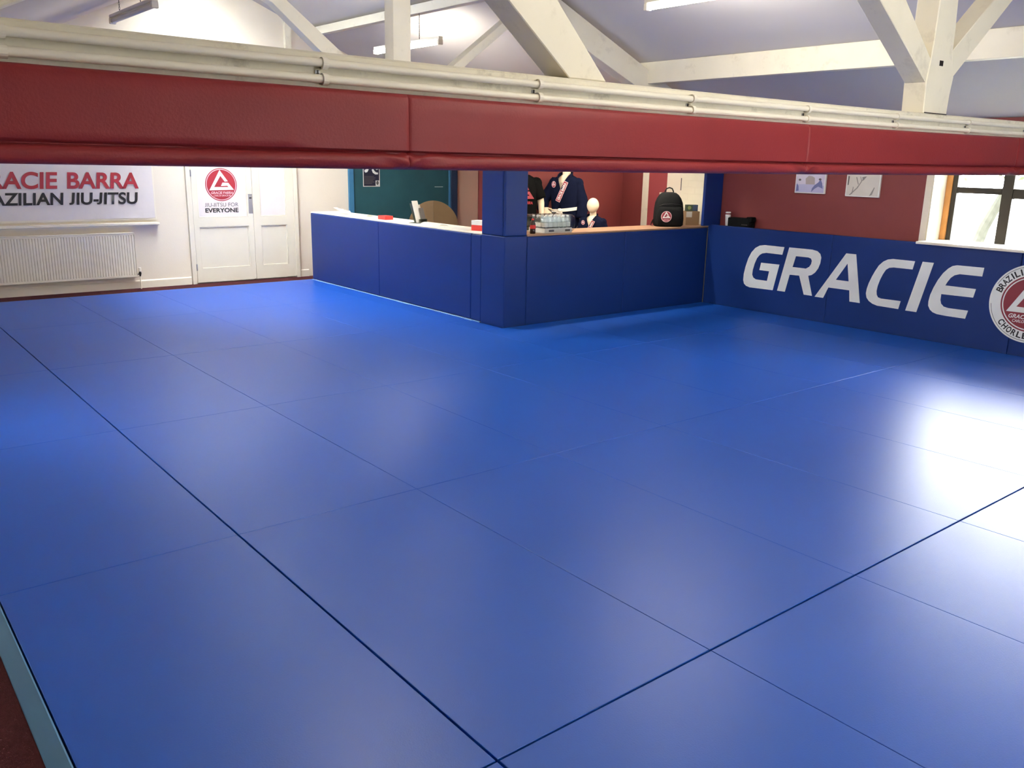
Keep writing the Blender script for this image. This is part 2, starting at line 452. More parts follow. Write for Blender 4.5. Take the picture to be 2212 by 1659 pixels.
# windows -----------------------------------------------------------
def frame_bars(bars, bev=0.004):
    bm = bmesh.new()
    for a, b in bars: box(bm, a, b, bev=bev)
    return bm
FXW = 9.5
w1 = structure('window_1', frame_bars([((9.47, 4.356, WZ0), (9.56, WY1-0.012, WZ1)), ((9.47, WY0+0.012, WZ0), (9.56, WY0+0.08, WZ1))]), 'oak', 'window with honey oak lining and dark frame beside the red wall')
ys = [4.356, 3.80, 2.90, 2.03]
bars = [((9.49, ys[-1], WZ0+0.02), (9.55, ys[0], WZ0+0.08)), ((9.49, ys[-1], WZ1-0.07), (9.55, ys[0], WZ1-0.01)),
        ((9.49, 3.853, 1.502), (9.55, 4.305, 1.564)), ((9.49, ys[-1], 1.466), (9.55, 3.748, 1.564)),
        ((9.49, 4.305, WZ0), (9.55, 4.356, WZ1)), ((9.49, ys[-1], WZ0), (9.55, ys[-1]+0.05, WZ1))]
for y in ys[1:-1]: bars.append(((9.485, y-0.052, WZ0), (9.555, y+0.052, WZ1)))
obj('window_frame', frame_bars(bars), 'frame_dark', w1)
for a, b in zip(ys[1:], ys):
    for z0, z1 in ((WZ0+0.07, 1.51), (1.55, WZ1-0.06)):
        obj('pane', B((9.517, a+0.03, z0), (9.522, b-0.03, z1)), 'glass', w1)
w2 = structure('added_window_2', frame_bars([((-0.62, 5.4, 0.95), (-0.56, 6.8, 1.0)), ((-0.62, 5.4, 1.45), (-0.56, 6.8, 1.5)), ((-0.62, 5.4, 0.95), (-0.56, 5.46, 1.5)),
     ((-0.62, 6.74, 0.95), (-0.56, 6.8, 1.5)), ((-0.62, 6.07, 0.95), (-0.56, 6.13, 1.5))]), 'frame_dark')  # unseen window added to let cool daylight onto the mats
obj('pane', B((-0.595, 5.42, 0.97), (-0.59, 6.78, 1.48)), 'glass', w2)

# frosted window with the printed film on the far wall
film_x0, film_x1 = 0.30, fx(3.517); film_z0 = fz(0.938)
w3 = structure('window_3', B((film_x0-0.03, YW-0.020, film_z0-0.03), (film_x1+0.02, YW-0.001, 2.05), bev=0.004), 'trim_white', 'wide window covered in white film with red and black lettering')
bm = bmesh.new()
nx, nz = 60, 20
g = []
for j in range(nz+1):
    row = []
    for i in range(nx+1):
        x = film_x0 + (film_x1-film_x0)*i/nx; z = film_z0 + (2.03-film_z0)*j/nz
        d = 0.004*math.sin(x*3.1+z*2)*math.sin(z*4+x) + (0.005*math.sin(x*37)*max(0, 1-(z-film_z0)/0.12))
        row.append(bm.verts.new((x, YW-0.026-abs(d), z)))
    g.append(row)
for j in range(nz):
    for i in range(nx): bm.faces.new((g[j][i], g[j][i+1], g[j+1][i+1], g[j+1][i]))
obj('window_film', bm, 'film', w3, smooth=True)
def far_m(x, z, y): return basis((x, y, z), (1, 0, 0), (0, 0, 1))
yt = YW - 0.038
cap1 = fz(1.50) - fz(1.306); cap2 = fz(1.26) - fz(1.116)
def width_of(t_, shear, bold=0.03):
    p_ = raw_text(t_, bold, shear); xs_ = [v.co.x for v in p_.verts]; p_.free(); return max(xs_)-min(xs_)
def line_of(words, x_right, z, cap, wlast, gap, m, shear, bold):
    # the last word is fitted to its measured width; the one before keeps the same letter width
    obj('lettering', put(text_bm(words[1], wlast, cap, bold, shear), far_m(x_right-wlast, z, yt)), m, w3)
    ww = wlast * width_of(words[0], shear, bold) / width_of(words[1], shear, bold)
    obj('lettering', put(text_bm(words[0], ww, cap, bold, shear), far_m(x_right-wlast-gap-ww, z, yt)), m, w3)
line_of(('GRACIE', 'BARRA'), fx(3.342), fz(1.306), cap1, fx(3.342)-fx(2.512), 0.095, 'red_print', 0.10, 0.027)
line_of(('BRAZILIAN', 'JIU-JITSU'), fx(3.325), fz(1.116), cap2, fx(3.325)-fx(2.519), 0.055, 'black_print', 0.10, 0.026)
bm = B((film_x0-0.1, YW-0.085, fz(0.838)+0.012), (fx(3.552), YW-0.001, fz(0.838)+0.05), bev=0.008); box(bm, (film_x0-0.08, YW-0.03, fz(0.838)-0.01), (fx(3.54), YW-0.001, fz(0.838)+0.013))
obj('window_sill', bm, 'trim_white', w3)

# double door -------------------------------------------------------
d1 = structure('door_1', frame_bars([((fx(3.935), YW-0.05, -0.05), (fx(3.998), YW-0.001, 2.08)), ((fx(5.432), YW-0.05, -0.05), (fx(5.492), YW-0.001, 2.08)), ((fx(3.935), YW-0.05, 2.03), (fx(5.492), YW-0.001, 2.12))]), 'door_white', 'ivory double door with frosted panes and red emblem')
def leaf(x0, x1, gx0, gx1, name):
    yb, yf = YW-0.004, YW-0.040
    gz0, gz1, pz1, pz0, zb = fz(0.921), 1.93, fz(0.802), fz(0.243), -0.03
    bm = bmesh.new()
    box(bm, (x0, yf, zb), (gx0, yb, 2.02)); box(bm, (gx1, yf, zb), (x1, yb, 2.02))
    box(bm, (gx0, yf, zb), (gx1, yb, pz0)); box(bm, (gx0, yf, pz1), (gx1, yb, gz0)); box(bm, (gx0, yf, gz1), (gx1, yb, 2.02))
    box(bm, (gx0, yf+0.016, pz0), (gx1, yb, pz1))
    # beads round the glass and the sunk panel
    for z0, z1 in ((gz0, gz1), (pz0, pz1)):
        for a, b in (((gx0, z0), (gx1, z0+0.014)), ((gx0, z1-0.014), (gx1, z1)), ((gx0, z0), (gx0+0.014, z1)), ((gx1-0.014, z0), (gx1, z1))):
            box(bm, (a[0], yf+0.004, a[1]), (b[0], yb, b[1]), bev=0.003)
    lf = obj('door_leaf', bm, 'door_white', d1)
    obj('pane', B((gx0, yf+0.012, gz0), (gx1, yf+0.018, gz1)), 'film', lf)
    return lf
lf1 = leaf(fx(4.002), fx(4.824), fx(4.07), fx(4.752), 'l')
lf2 = leaf(fx(4.829), fx(5.43), fx(4.928), fx(5.316), 'r')
obj('push_plate', B((fx(4.765), YW-0.044, fz(0.966)), (fx(4.822), YW-0.039, fz(1.228)), bev=0.0015), 'steel', lf1)
obj('lock_mark', B((fx(4.777), YW-0.0455, fz(1.166)), (fx(4.812), YW-0.0435, fz(1.182)), bev=0.0005), 'dark_metal', lf1)
for z in (fz(1.50), fz(0.27)):
    bm = bmesh.new(); tube(bm, [(fx(3.999), YW-0.056, z-0.045), (fx(3.999), YW-0.056, z+0.045)], 0.009, 10)
    obj('hinge', bm, 'steel', lf1)
EM = far_m(fx(4.405), fz(1.352), YW-0.029)
ER = 0.215*KW
obj('emblem_disc', put(flat_shape([circle(ER)], 0.001), EM, 0.0006), 'red_print', d1)
obj('emblem_ring', put(flat_shape([circle(ER*0.95), circle(ER*0.905)], 0.001), EM, 0.0018), 'pink_print', d1)
obj('emblem_triangle', put(flat_shape([[(x*ER, y*ER) for x, y in GB]], 0.001), EM, 0.0018), 'white_print', d1)
obj('lettering', put(text_bm('GRACIE BARRA', 1.38*ER, 0.155*ER, 0.03, 0.2, anchor='C'), EM @ Matrix.Translation((0.03*ER, -0.57*ER, 0)), 0.002), 'pink_print', d1)
obj('lettering', put(text_bm('CARLOS GRACIE JR', 1.08*ER, 0.105*ER, 0.015, 0.1, anchor='C'), EM @ Matrix.Translation((0.03*ER, -0.715*ER, 0)), 0.002), 'pink_print', d1)
obj('lettering', put(text_bm('JIU-JITSU FOR', fx(4.626)-fx(4.168), 0.052, -0.004, 0), far_m(fx(4.168), fz(1.064), YW-0.029), 0.001), 'grey_print', d1)
obj('lettering', put(text_bm('EVERYONE', fx(4.624)-fx(4.170), 0.060, 0.05, 0), far_m(fx(4.170), fz(0.987), YW-0.029), 0.001), 'black_print', d1)

# radiator -----------------------------------------------------------
rx0, rx1, rz0, rz1 = 0.62, fx(3.215), fz(0.200), fz(0.765)
t = thing('radiator', 'white ribbed panel radiator under the lettered window', 'radiator', (2.0, YW-0.06, rz0))
bm = bmesh.new(); n = int((rx1-rx0)/0.033); prof = [(rx0, YW-0.040)]
yf = YW-0.105
for i in range(n):
    a = rx0 + (rx1-rx0)*i/n; w = (rx1-rx0)/n
    prof += [(a+0.10*w, yf), (a+0.62*w, yf), (a+0.72*w, yf+0.010), (a+0.94*w, yf+0.010)]
prof += [(rx1, yf), (rx1, YW-0.040)]
prism(bm, prof, 'z', rz0+0.03, rz1-0.035)
box(bm, (rx0, yf+0.002, rz0), (rx1, YW-0.040, rz0+0.032), bev=0.006); box(bm, (rx0, yf+0.002, rz1-0.037), (rx1, YW-0.040, rz1-0.012), bev=0.006)
obj('panel', bm, 'trim_white', t)
obj('top_grille', B((rx0-0.004, yf-0.004, rz1-0.014), (rx1+0.004, YW-0.03, rz1), bev=0.003), 'trim_white', t)
obj('side_cover', B((rx1, yf-0.003, rz0+0.02), (rx1+0.006, YW-0.03, rz1-0.005), bev=0.002), 'trim_white', t)
for x in (1.1, 2.9): obj('bracket', B((x-0.015, YW-0.041, rz0+0.02), (x+0.015, YW-0.001, rz1-0.04)), 'trim_white', t)
vx = rx1+0.045; vy = YW-0.075
bm = bmesh.new(); lathe(bm, [(0.012, 0), (0.02, 0.004), (0.02, 0.05), (0.014, 0.056)], (vx, vy, rz0+0.07), 12)
vo = obj('valve_cap', bm, 'trim_white', t)
bm = bmesh.new(); lathe(bm, [(0.011, 0), (0.013, 0.02), (0.018, 0.03), (0.018, 0.05), (0.011, 0.065)], (vx, vy, rz0+0.005), 12); tube(bm, [(rx1, vy, rz0+0.035), (vx, vy, rz0+0.035)], 0.009)
obj('valve_body', bm, 'dark_metal', t)
bm = bmesh.new(); tube(bm, [(vx, vy, -0.05), (vx, vy, rz0+0.01)], 0.0085)
obj('feed_pipe', bm, 'trim_white', t)

# ================================================================== ROOF TRUSSES
def sag(x): return 0.015*max(0.0, 1-((x-2.7)/3.0)**2)
def sagged_box(x0, x1, y0, y1, z0, z1, n=40):
    bm = bmesh.new(); R = []
    c = 0.006
    prof = [(y0+c, z0), (y1-c, z0), (y1, z0+c), (y1, z1-c), (y1-c, z1), (y0+c, z1), (y0, z1-c), (y0, z0+c)]
    for i in range(n+1):
        x = x0+(x1-x0)*i/n; R.append([bm.verts.new((x, y, z-sag(x))) for y, z in prof])
    for a, b in zip(R, R[1:]):
        for k in range(8): bm.faces.new((a[k], a[(k+1) % 8], b[(k+1) % 8], b[k]))
    bm.faces.new(R[0]); bm.faces.new(R[-1][::-1]); bmesh.ops.recalc_face_normals(bm, faces=bm.faces[:]); return bm
tr = thing('roof_truss', 'cream timber truss with king post and splayed struts above the red padded beam', 'roof truss', (4.49, 2.25, 1.72))
Y0, Y1 = 2.2, 2.315
obj('tie_beam', sagged_box(-0.49, 9.19, Y0, Y1, 1.735, 2.020), 'beam', tr)
bm = bmesh.new()
prism(bm, [(4.372, 2.008), (4.613, 2.008), (4.618, 2.10), (4.635, 2.195), (4.592, 2.30), (4.588, 2.41), (4.575, 2.55), (4.585, 4.07), (4.385, 4.02), (4.392, 2.53), (4.388, 2.36), (4.380, 2.26), (4.362, 2.157)], 'y', Y0, Y1, bev=0.004)
obj('king_post', bm, 'cream', tr)
obj('post_foot_line', B((4.380, Y0-0.003, 2.0095), (4.608, Y1-0.01, 2.0140)), 'dark_metal', tr)  # thin dark line drawn along the gap at the post foot
obj('peg_hole', B((4.468, Y0-0.0015, 2.236), (4.506, Y0+0.004, 2.262), bev=0.002), 'black_print', tr)
bm = bmesh.new(); prism(bm, [(4.366, 2.150), (4.384, 2.263), (4.084, 2.491), (3.0, 3.28), (2.79, 3.115), (3.86, 2.464)], 'y', Y0+0.004, Y1-0.004, bev=0.003)
obj('strut', bm, 'cream', tr)
bm = bmesh.new(); prism(bm, [(4.632, 2.192), (4.596, 2.318), (4.97, 2.60), (5.90, 3.28), (6.07, 3.29), (5.187, 2.623)], 'y', Y0+0.004, Y1-0.004, bev=0.003)
obj('strut', bm, 'cream', tr)
bm = bmesh.new(); prism(bm, [(2.010, 2.006), (2.179, 2.006), (1.949, 2.235), (1.60, 2.57), (1.40, 2.475), (1.749, 2.211)], 'y', Y0+0.004, Y1-0.004, bev=0.003)
obj('raking_strut', bm, 'cream', tr)
def rafter_l(y0, y1, d=0.066):
    bm = bmesh.new(); prism(bm, [(-0.45, czl(-0.45)-d), (4.5, czl(4.5)-d), (4.5, czl(4.5)-0.003), (-0.45, czl(-0.45)-0.003)], 'y', y0, y1, bev=0.003); return bm
def rz(x): return 2.85 + 0.42*(7.478-x)
def rafter_r(y0, y1, d=0.33):
    bm = bmesh.new(); prism(bm, [(4.6, rz(4.6)-d), (9.19, rz(9.19)-d+0.1), (9.19, rz(9.19)), (4.6, rz(4.6))], 'y', y0, y1, bev=0.004); return bm
obj('rafter', rafter_l(Y0, Y1), 'cream', tr); obj('rafter', rafter_r(Y0, Y1), 'cream', tr)

tr2 = thing('roof_truss', 'cream timber truss over the reception counter, seen above the red padded beam', 'roof truss', (4.42, 7.17, 1.72))
Y2, Y3 = 7.1, 7.25
obj('tie_beam', B((-0.49, Y2, 1.75), (9.19, Y3, 2.006), bev=0.006), 'beam', tr2)
obj('beam_cover', B((-0.48, Y2-0.05, 1.715), (9.18, Y3+0.04, 1.925), bev=0.02), 'pad_red', tr2)
bm = bmesh.new(); prism(bm, [(4.327, 2.008), (4.512, 2.008), (4.514, 4.05), (4.331, 3.98)], 'y', Y2, Y3, bev=0.004); obj('king_post', bm, 'cream', tr2)
bm = bmesh.new(); prism(bm, [(4.325, 2.09), (4.325, 2.245), (3.796, 2.638), (3.332, 2.977), (2.95, 3.25), (2.73, 3.16), (3.204, 2.945), (3.6, 2.627)], 'y', Y2+0.02, Y3-0.02, bev=0.003); obj('strut', bm, 'cream', tr2)
bm = bmesh.new(); prism(bm, [(4.514, 2.09), (4.514, 2.245), (5.050, 2.645), (5.620, 3.072), (5.90, 3.29), (6.06, 3.26), (5.697, 3.029), (5.177, 2.643)], 'y', Y2+0.01, Y3-0.01, bev=0.003); obj('strut', bm, 'cream', tr2)
obj('rafter', rafter_r(Y2, Y3), 'cream', tr2)

p = thing('roof_purlin', 'long cream purlin under the grey ceiling slope next to the window wall', 'purlin', (7.74, 3, 2.62))
obj('timber', B((7.68, -2.9, 2.62), (7.79, 7.32, 2.848), bev=0.004), 'cream', p)
p = thing('roof_purlin', 'cream purlin running to the gable, with the chain of a lamp hanging from it', 'purlin', (6.0, 9.5, 3.38))
obj('timber', B((5.95, 7.27, 3.395), (6.05, YW-0.002, 3.50), bev=0.004), 'cream', p)

bl = thing('added_batten_lamp', 'added unseen fluorescent batten lamp on the back of the truss above the reception counter', 'lamp', (7.4, 7.32, 1.9))  # unseen lamp added to brighten the red wall and mannequins behind the counter
bm = B((6.2, 7.292, 1.855), (8.6, 7.325, 1.915), bev=0.004); box(bm, (6.2, 7.292, 1.905), (8.6, 7.42, 1.917), bev=0.003)
obj('housing', bm, 'trim_white', bl)
bm = bmesh.new(); tube(bm, [(6.24, 7.352, 1.885), (8.56, 7.352, 1.885)], 0.015, 14); obj('tube', bm, 'tube', bl, smooth=True)
for x in (6.215, 8.585): obj('end_cap', B((x-0.015, 7.326, 1.855), (x+0.015, 7.38, 1.915), bev=0.004), 'trim_white', bl)
# ------------------------------------------------------------------ conduit pipes and clips on the beam
clipx = [0.374+0.7447*i for i in range(12)]
yp = Y0-0.0165
def conduit(z, label, bracket):
    t = thing('conduit_pipe', label, 'pipe', (4.4, yp, z), 'white conduits clipped along the beam')
    bm = bmesh.new(); tube(bm, [(-0.48, yp, z)] + [(x, yp, z - sag(x) + 0.001*math.sin(x*2.1)) for x in [i*0.3-0.1 for i in range(31)]] + [(9.18, yp, z)], 0.0108, 14)
    obj('pipe', bm, 'pipe', t, smooth=True)
    z_ = z
    for x in clipx:
        z = z_ - sag(x)
        bm = bmesh.new(); tube(bm, [(x-0.008, yp, z), (x+0.008, yp, z)], 0.0155, 16)
        box(bm, (x-0.008, yp, z-0.013), (x+0.008, Y0-0.001, z+0.013))
        obj('clip', bm, 'pipe', t)
        if bracket:
            bm = B((x-0.019, Y0-0.004, z+0.0135), (x-0.007, Y0-0.0005, z+0.0225)); 
            br = obj('bracket', bm, 'steel', t)
            bm = bmesh.new()
            for dz in (0.0155, 0.0205): tube(bm, [(x-0.013, Y0-0.007, z+dz), (x-0.013, Y0-0.004, z+dz)], 0.0028, 8)
            obj('screw', bm, 'dark_metal', br)
conduit(1.990, 'upper of the two white conduit pipes along the beam', False)
conduit(1.950, 'lower of the two white conduit pipes, just above the red pads', True)

# ------------------------------------------------------------------ red beam pads
def beam_pad(x0, x1, label):
    prof = [(2.196, 1.923), (2.170, 1.925), (2.156, 1.921), (2.150, 1.912), (2.1495, 1.88), (2.1490, 1.84), (2.1492, 1.79), (2.150, 1.772), (2.154, 1.764),
            (2.166, 1.760), (2.1665, 1.757), (2.156, 1.7545), (2.149, 1.7500), (2.1455, 1.743), (2.1450, 1.735), (2.1475, 1.726), (2.153, 1.7185), (2.163, 1.7145), (2.185, 1.7130), (2.33, 1.7130), (2.345, 1.722), (2.345, 1.90), (2.32, 1.92), (2.319, 1.731), (2.196, 1.731)]
    L_ = x1-x0; xs = [0, 0.004, 0.010, 0.02, 0.035, 0.055, 0.08, 0.11, 0.15, 0.2, 0.27, 0.36, 0.48]
    k = 8
    xs = xs + [0.48 + (L_-0.96)*i/k for i in range(1, k)] + [L_-a for a in reversed(xs)]
    bm = bmesh.new(); rows = []
    for xx in xs:
        e = min(xx, L_-xx); s = 1 if xx < L_/2 else -1
        pin = 0.0034*math.exp(-e/0.004) ; pul = math.exp(-e/0.07)
        row = []
        for j, (y, z) in enumerate(prof):
            yy, zz = y, z
            if j <= 17 or j == 18:
                yy += pin*(1 if y < 2.17 else 0)
                if 10 <= j <= 17:      # gathered cloth of the lower roll near a seam
                    wv = 0.0075*pul*math.sin(e*62 + j*1.1)
                    yy += wv + 0.0034*math.exp(-e/0.25)*math.sin(e*23+j*0.9) + 0.0012*math.sin(xx*7.3+j)
                    zz += 0.004*pul*(1 if j > 12 else -0.6)
            row.append(bm.verts.new((x0+xx, yy, zz - sag(x0+xx)*(0.55 if z < 1.77 else 1.0) + (0.004 if z < 1.77 else 0.003))))
        rows.append(row)
    n = len(prof)
    for a, b in zip(rows, rows[1:]):
        for j in range(n): bm.faces.new((a[j], a[(j+1) % n], b[(j+1) % n], b[j]))
    bm.faces.new(rows[0]); bm.faces.new(rows[-1][::-1])
    bmesh.ops.recalc_face_normals(bm, faces=bm.faces[:])
    o = obj('beam_pad', bm, 'pad_red', smooth=True)
    m = o.modifiers.new('edges', 'EDGE_SPLIT'); m.split_angle = math.radians(55)
    tag(o, label, 'beam pad', 'red pads wrapped round the near beam')
beam_pad(-0.45, 1.3592, 'red vinyl beam pad hanging in front of the lettered window')
beam_pad(1.3596, 3.3312, 'red vinyl beam pad in front of the reception counter, between two seams')
beam_pad(3.3316, 5.42, 'red vinyl beam pad below the king post, in front of the framed pictures')
beam_pad(5.4204, 7.4, 'red vinyl beam pad at the far right end of the beam')

# ------------------------------------------------------------------ hanging fluorescent lamps
def lamp(x, y0, y1, z, label, hang, hw=0.028, tm='tube'):
    t = thing('hanging_lamp', label, 'lamp', (x, (y0+y1)/2, z), 'fluorescent lamps hung below the ceiling slopes')
    bm = B((x-hw, y0, z+0.030), (x+hw, y1, z+0.062), bev=0.006)
    obj('housing', bm, 'trim_white', t)
    bm = bmesh.new(); tube(bm, [(x, y0+0.04, z), (x, y1-0.04, z)], 0.024, 14); obj('tube', bm, tm, t, smooth=True)
    for yy in (y0+0.02, y1-0.02): obj('end_cap', B((x-0.032, yy-0.02, z-0.028), (x+0.032, yy+0.02, z+0.03), bev=0.006), 'trim_white', t)
    for yy, zz in hang:
        bm = bmesh.new(); k = int((zz-z-0.062)/0.022)
        for i in range(k):
            c = z+0.062+0.011+i*0.022
            ring = [(x + (0.006*math.cos(a) if i % 2 else 0), yy + (0 if i % 2 else 0.006*math.cos(a)), c+0.014*math.sin(a)) for a in [2*PI*q/8 for q in range(9)]]
            tube(bm, ring, 0.0022, 5, caps=False)
        obj('chain', bm, 'dark_metal', t)
lamp(6.0, 4.08, 5.62, 3.06, 'long bright fluorescent lamp under the grey ceiling, cut by the top edge', [(4.4, czr(6.0)), (5.3, czr(6.0))])
lamp(5.98, 8.77, 10.25, 3.045, 'lit fluorescent lamp on a chain, half hidden by a white post', [(9.22, 3.395), (9.95, 3.395)])
lamp(2.8, 8.77, 10.2, 3.07, 'unlit white fluorescent lamp hanging against the bright white gable', [(9.2, czl(2.8)), (9.9, czl(2.8))], 0.028, 'trim_white')
lamp(2.8, 4.08, 5.62, 3.0, 'fluorescent lamp under the ceiling slope on the radiator side', [(4.4, czl(2.8)), (5.3, czl(2.8))])
lamp(2.95, 0.0, 1.5, 2.72, 'fluorescent lamp in the bay in front of the red padded beam', [(0.3, czl(2.95)), (1.2, czl(2.95))])

# ================================================================== FLOOR MATS
gx = [0.385 + i for i in range(10)]; gx[-1] = 8.985
gy = [-0.265, 1.735, 3.735, 5.735, 7.735, 9.735, 11.64]
ORD = ['first', 'second', 'third', 'fourth', 'fifth', 'sixth', 'seventh', 'eighth', 'ninth']
ROW = ['row nearest the viewer', 'second row', 'third row', 'fourth row', 'fifth row', 'row against the radiator wall']
MATCACHE = {}
def gap_at(v, axis):
    strong = (1.385, 0.385) if axis == 0 else (1.735,)
    soft = (3.385, 4.385, 5.385, 6.385) if axis == 0 else (5.735, 9.735)
    return 0.0042 if any(abs(v-q) < 1e-3 for q in strong) else 0.0004 if any(abs(v-q) < 1e-3 for q in soft) else 0.0012
def floor_mat(x0, x1, y0, y1, label):
    g = (gap_at(x0, 0), gap_at(x1, 0), gap_at(y0, 1), gap_at(y1, 1))
    w, d = round(x1-x0, 3), round(y1-y0, 3)
    key = (w, d, g)
    if key not in MATCACHE:
        bm = bmesh.new()
        vs = box(bm, (g[0], g[2], -0.05), (w-g[1], d-g[3], 0.0))
        bmesh.ops.bevel(bm, geom=[e for e in bm.edges if all(v.co.z > -0.01 for v in e.verts)], offset=0.0022, segments=2, profile=0.5, affect='EDGES')
        me = bpy.data.meshes.new('floor_mat'); bm.to_mesh(me); bm.free(); me.materials.append(M['mat_blue'])
        MATCACHE[key] = me
    o = bpy.data.objects.new('floor_mat', MATCACHE[key]); COL.objects.link(o)
    o.location = (x0, y0, 0)
    tag(o, label, 'floor mat', 'blue floor mats laid in a grid')
for i in range(9):
    for j in range(6):
        x0, x1, y0, y1 = gx[i], gx[i+1], gy[j], gy[j+1]
        where = f'blue floor mat, {ORD[i]} from the pale blue edging, {ROW[j]}'
        if j >= 4 and i >= 5:
            if i == 5: floor_mat(x0, 5.652, y0, y1, f'narrow blue floor mat along the counter foot, {ROW[j]}')
            continue
        if j == 3 and i >= 5:
            if i == 5: floor_mat(x0, 5.652, 7.132, y1, 'short narrow blue floor mat beside the counter corner')
            floor_mat(x0, x1, y0, 7.132, where + ', cut short at the counter'); continue
        floor_mat(x0, x1, y0, y1, where)
# pale edging
bm = bmesh.new(); prism(bm, [(0.383, -0.049), (0.383, -0.001), (0.378, 0.0), (0.330, -0.044), (0.328, -0.049)], 'y', -0.265, 11.66)
tag(obj('mat_edging', bm, 'trim_blue'), 'pale blue ramped edging strip along the open side of the mats', 'edging strip')
bm = bmesh.new(); prism(bm, [(11.642, -0.049), (11.642, 0.0), (11.650, 0.0), (11.672, -0.049)], 'x', 0.385, 5.66)
tag(obj('mat_edging', bm, 'trim_pale'), 'thin pale blue mat edging facing the radiator and doors', 'edging strip')
bm = bmesh.new(); box(bm, (5.655, 7.57, -0.049), (5.676, 11.64, 0.003))
for y in (9.2, 9.05, 7.75): box(bm, (5.635, y-0.07, 0.0005), (5.66, y+0.05, 0.004))
tag(obj('mat_edging', bm, 'trim_pale'), 'pale blue strip between mats and the foot of the counter', 'edging strip')

# ================================================================== RECEPTION COUNTER
c = thing('reception_counter', 'L shaped reception counter padded in dark blue vinyl', 'counter', (6.2, 8.5, -0.05))
ZT = 0.955
def pad(name, a, b, parent, bev=0.012, m='pad_blue'): return obj(name, B(a, b, bev=bev, seg=3), m, parent)
for y0, y1 in ((9.744, 11.655), (7.748, 9.742)): pad('pad_panel', (5.678, y0, 0.004), (5.718, y1, ZT), c)
pad('pad_panel', (5.680, 7.562, 0.0), (5.720, 7.744, ZT-0.004), c)
bm = B((5.676, 7.142, -0.045), (5.985, 7.556, ZT+0.010), bev=0.012, seg=3); obj('corner_pad', bm, 'pad_blue', c)
pad('pad_panel', (5.988, 7.142, -0.045), (7.49, 7.182, ZT), c); pad('pad_panel', (7.492, 7.142, -0.045), (8.998, 7.182, ZT), c)
obj('carcass', B((5.722, 7.76, -0.045), (6.10, 11.655, ZT-0.002)), 'wall_white', c)
obj('carcass', B((5.99, 7.186, -0.045), (9.16, 7.56, ZT-0.002)), 'wall_white', c)
obj('ledge', B((5.690, 7.562, ZT+0.001), (6.13, 11.66, ZT+0.016), bev=0.003), 'trim_white', c, label='white counter ledge')
obj('worktop', B((5.988, 7.150, ZT+0.001), (9.16, 7.60, ZT+0.022), bev=0.003), 'wood', c, label='beech worktop')
ZL = ZT+0.0165; ZWK = ZT+0.0225
t = thing('padded_column', 'square column wrapped in blue vinyl on the counter corner', 'column', (5.83, 7.35, ZT+0.012))
pad('pad_panel', (5.682, 7.146, ZT+0.013), (5.982, 7.186, 1.711), t); pad('pad_panel', (5.678, 7.190, ZT+0.013), (5.716, 7.552, 1.711), t)
obj('post', B((5.72, 7.19, ZT+0.013), (5.98, 7.55, 1.711)), 'wall_white', t)
t = thing('padded_column', 'narrow dark blue padded column against the red wall at the counter end', 'column', (9.0, 7.16, 0.98))
pad('pad_panel', (8.842, 7.10, 0.985), (9.190, 7.141, 1.711), t)

# ------------------------------------------------------------------ padded wall under the window
w = thing('padded_wall', 'low wall covered in dark blue vinyl pads below the red wall', 'padded wall', (9.1, 2, -0.05))
obj('backing', B((9.045, -2.9, -0.049), (9.195, 7.13, 0.982)), 'pad_blue', w)
for y0, y1 in ((5.379, 7.1412), (3.379, 5.377), (1.379, 3.377), (-0.62, 1.377)):
    pad('pad_panel', (9.001, y0, -0.045), (9.044, y1, 1.0), w, 0.009)
LET = {'G': [[(5.991,.811),(6.264,.812),(6.336,.8),(6.397,.766),(6.447,.709),(6.486,.631),(6.517,.526),(6.534,.428),(6.534,.357),(6.518,.315),(6.485,.29),(6.43,.278),(6.096,.284),(6.036,.599),(6.295,.596),(6.311,.505),(6.171,.505),(6.189,.386),(6.351,.386),(6.39,.405),(6.409,.438),(6.406,.498),(6.386,.579),(6.36,.644),(6.327,.686),(6.293,.708),(6.235,.721),(6.01,.719)]],
 'R': [[(5.925,.814),(5.619,.815),(5.551,.803),(5.511,.775),(5.494,.735),(5.499,.669),(5.519,.608),(5.554,.556),(5.595,.524),(5.637,.511),(5.56,.286),(5.67,.286),(5.755,.499),(5.883,.496),(5.926,.287),(6.035,.287)],[(5.824,.72),(5.658,.721),(5.623,.711),(5.61,.687),(5.615,.65),(5.636,.615),(5.676,.59),(5.855,.59)]],
 'A': [[(5.192,.812),(5.072,.812),(4.962,.284),(5.087,.284),(5.104,.408),(5.364,.408),(5.416,.281),(5.526,.281)],[(5.162,.701),(5.125,.506),(5.282,.506)]],
 'C': [[(4.405,.803),(4.646,.803),(4.702,.792),(4.749,.766),(4.794,.72),(4.827,.66),(4.858,.591),(4.886,.514),(4.901,.449),(4.904,.399),(4.891,.355),(4.861,.322),(4.815,.297),(4.758,.283),(4.518,.280),(4.502,.368),(4.725,.366),(4.76,.375),(4.778,.401),(4.785,.442),(4.779,.499),(4.76,.571),(4.736,.632),(4.709,.681),(4.676,.705),(4.627,.714),(4.42,.715)]],
 'I': [[(4.325,.806),(4.207,.806),(4.319,.276),(4.44,.276)]],
 'E': [[(3.707,.808),(3.971,.806),(4.014,.794),(4.055,.763),(4.1,.711),(4.142,.637),(4.176,.553),(4.199,.476),(4.208,.408),(4.204,.361),(4.182,.324),(4.15,.3),(4.105,.287),(4.011,.282),(3.815,.282),(3.798,.367),(3.997,.365),(4.045,.374),(4.075,.4),(4.087,.438),(4.087,.498),(3.769,.503),(3.754,.591),(4.059,.591),(4.042,.629),(4.016,.673),(3.982,.703),(3.933,.72),(3.714,.721)]]}
t = thing('wall_lettering', 'large white slanted letters GRACIE on the blue padded wall', 'lettering', (9.0, 5.1, 0.28))
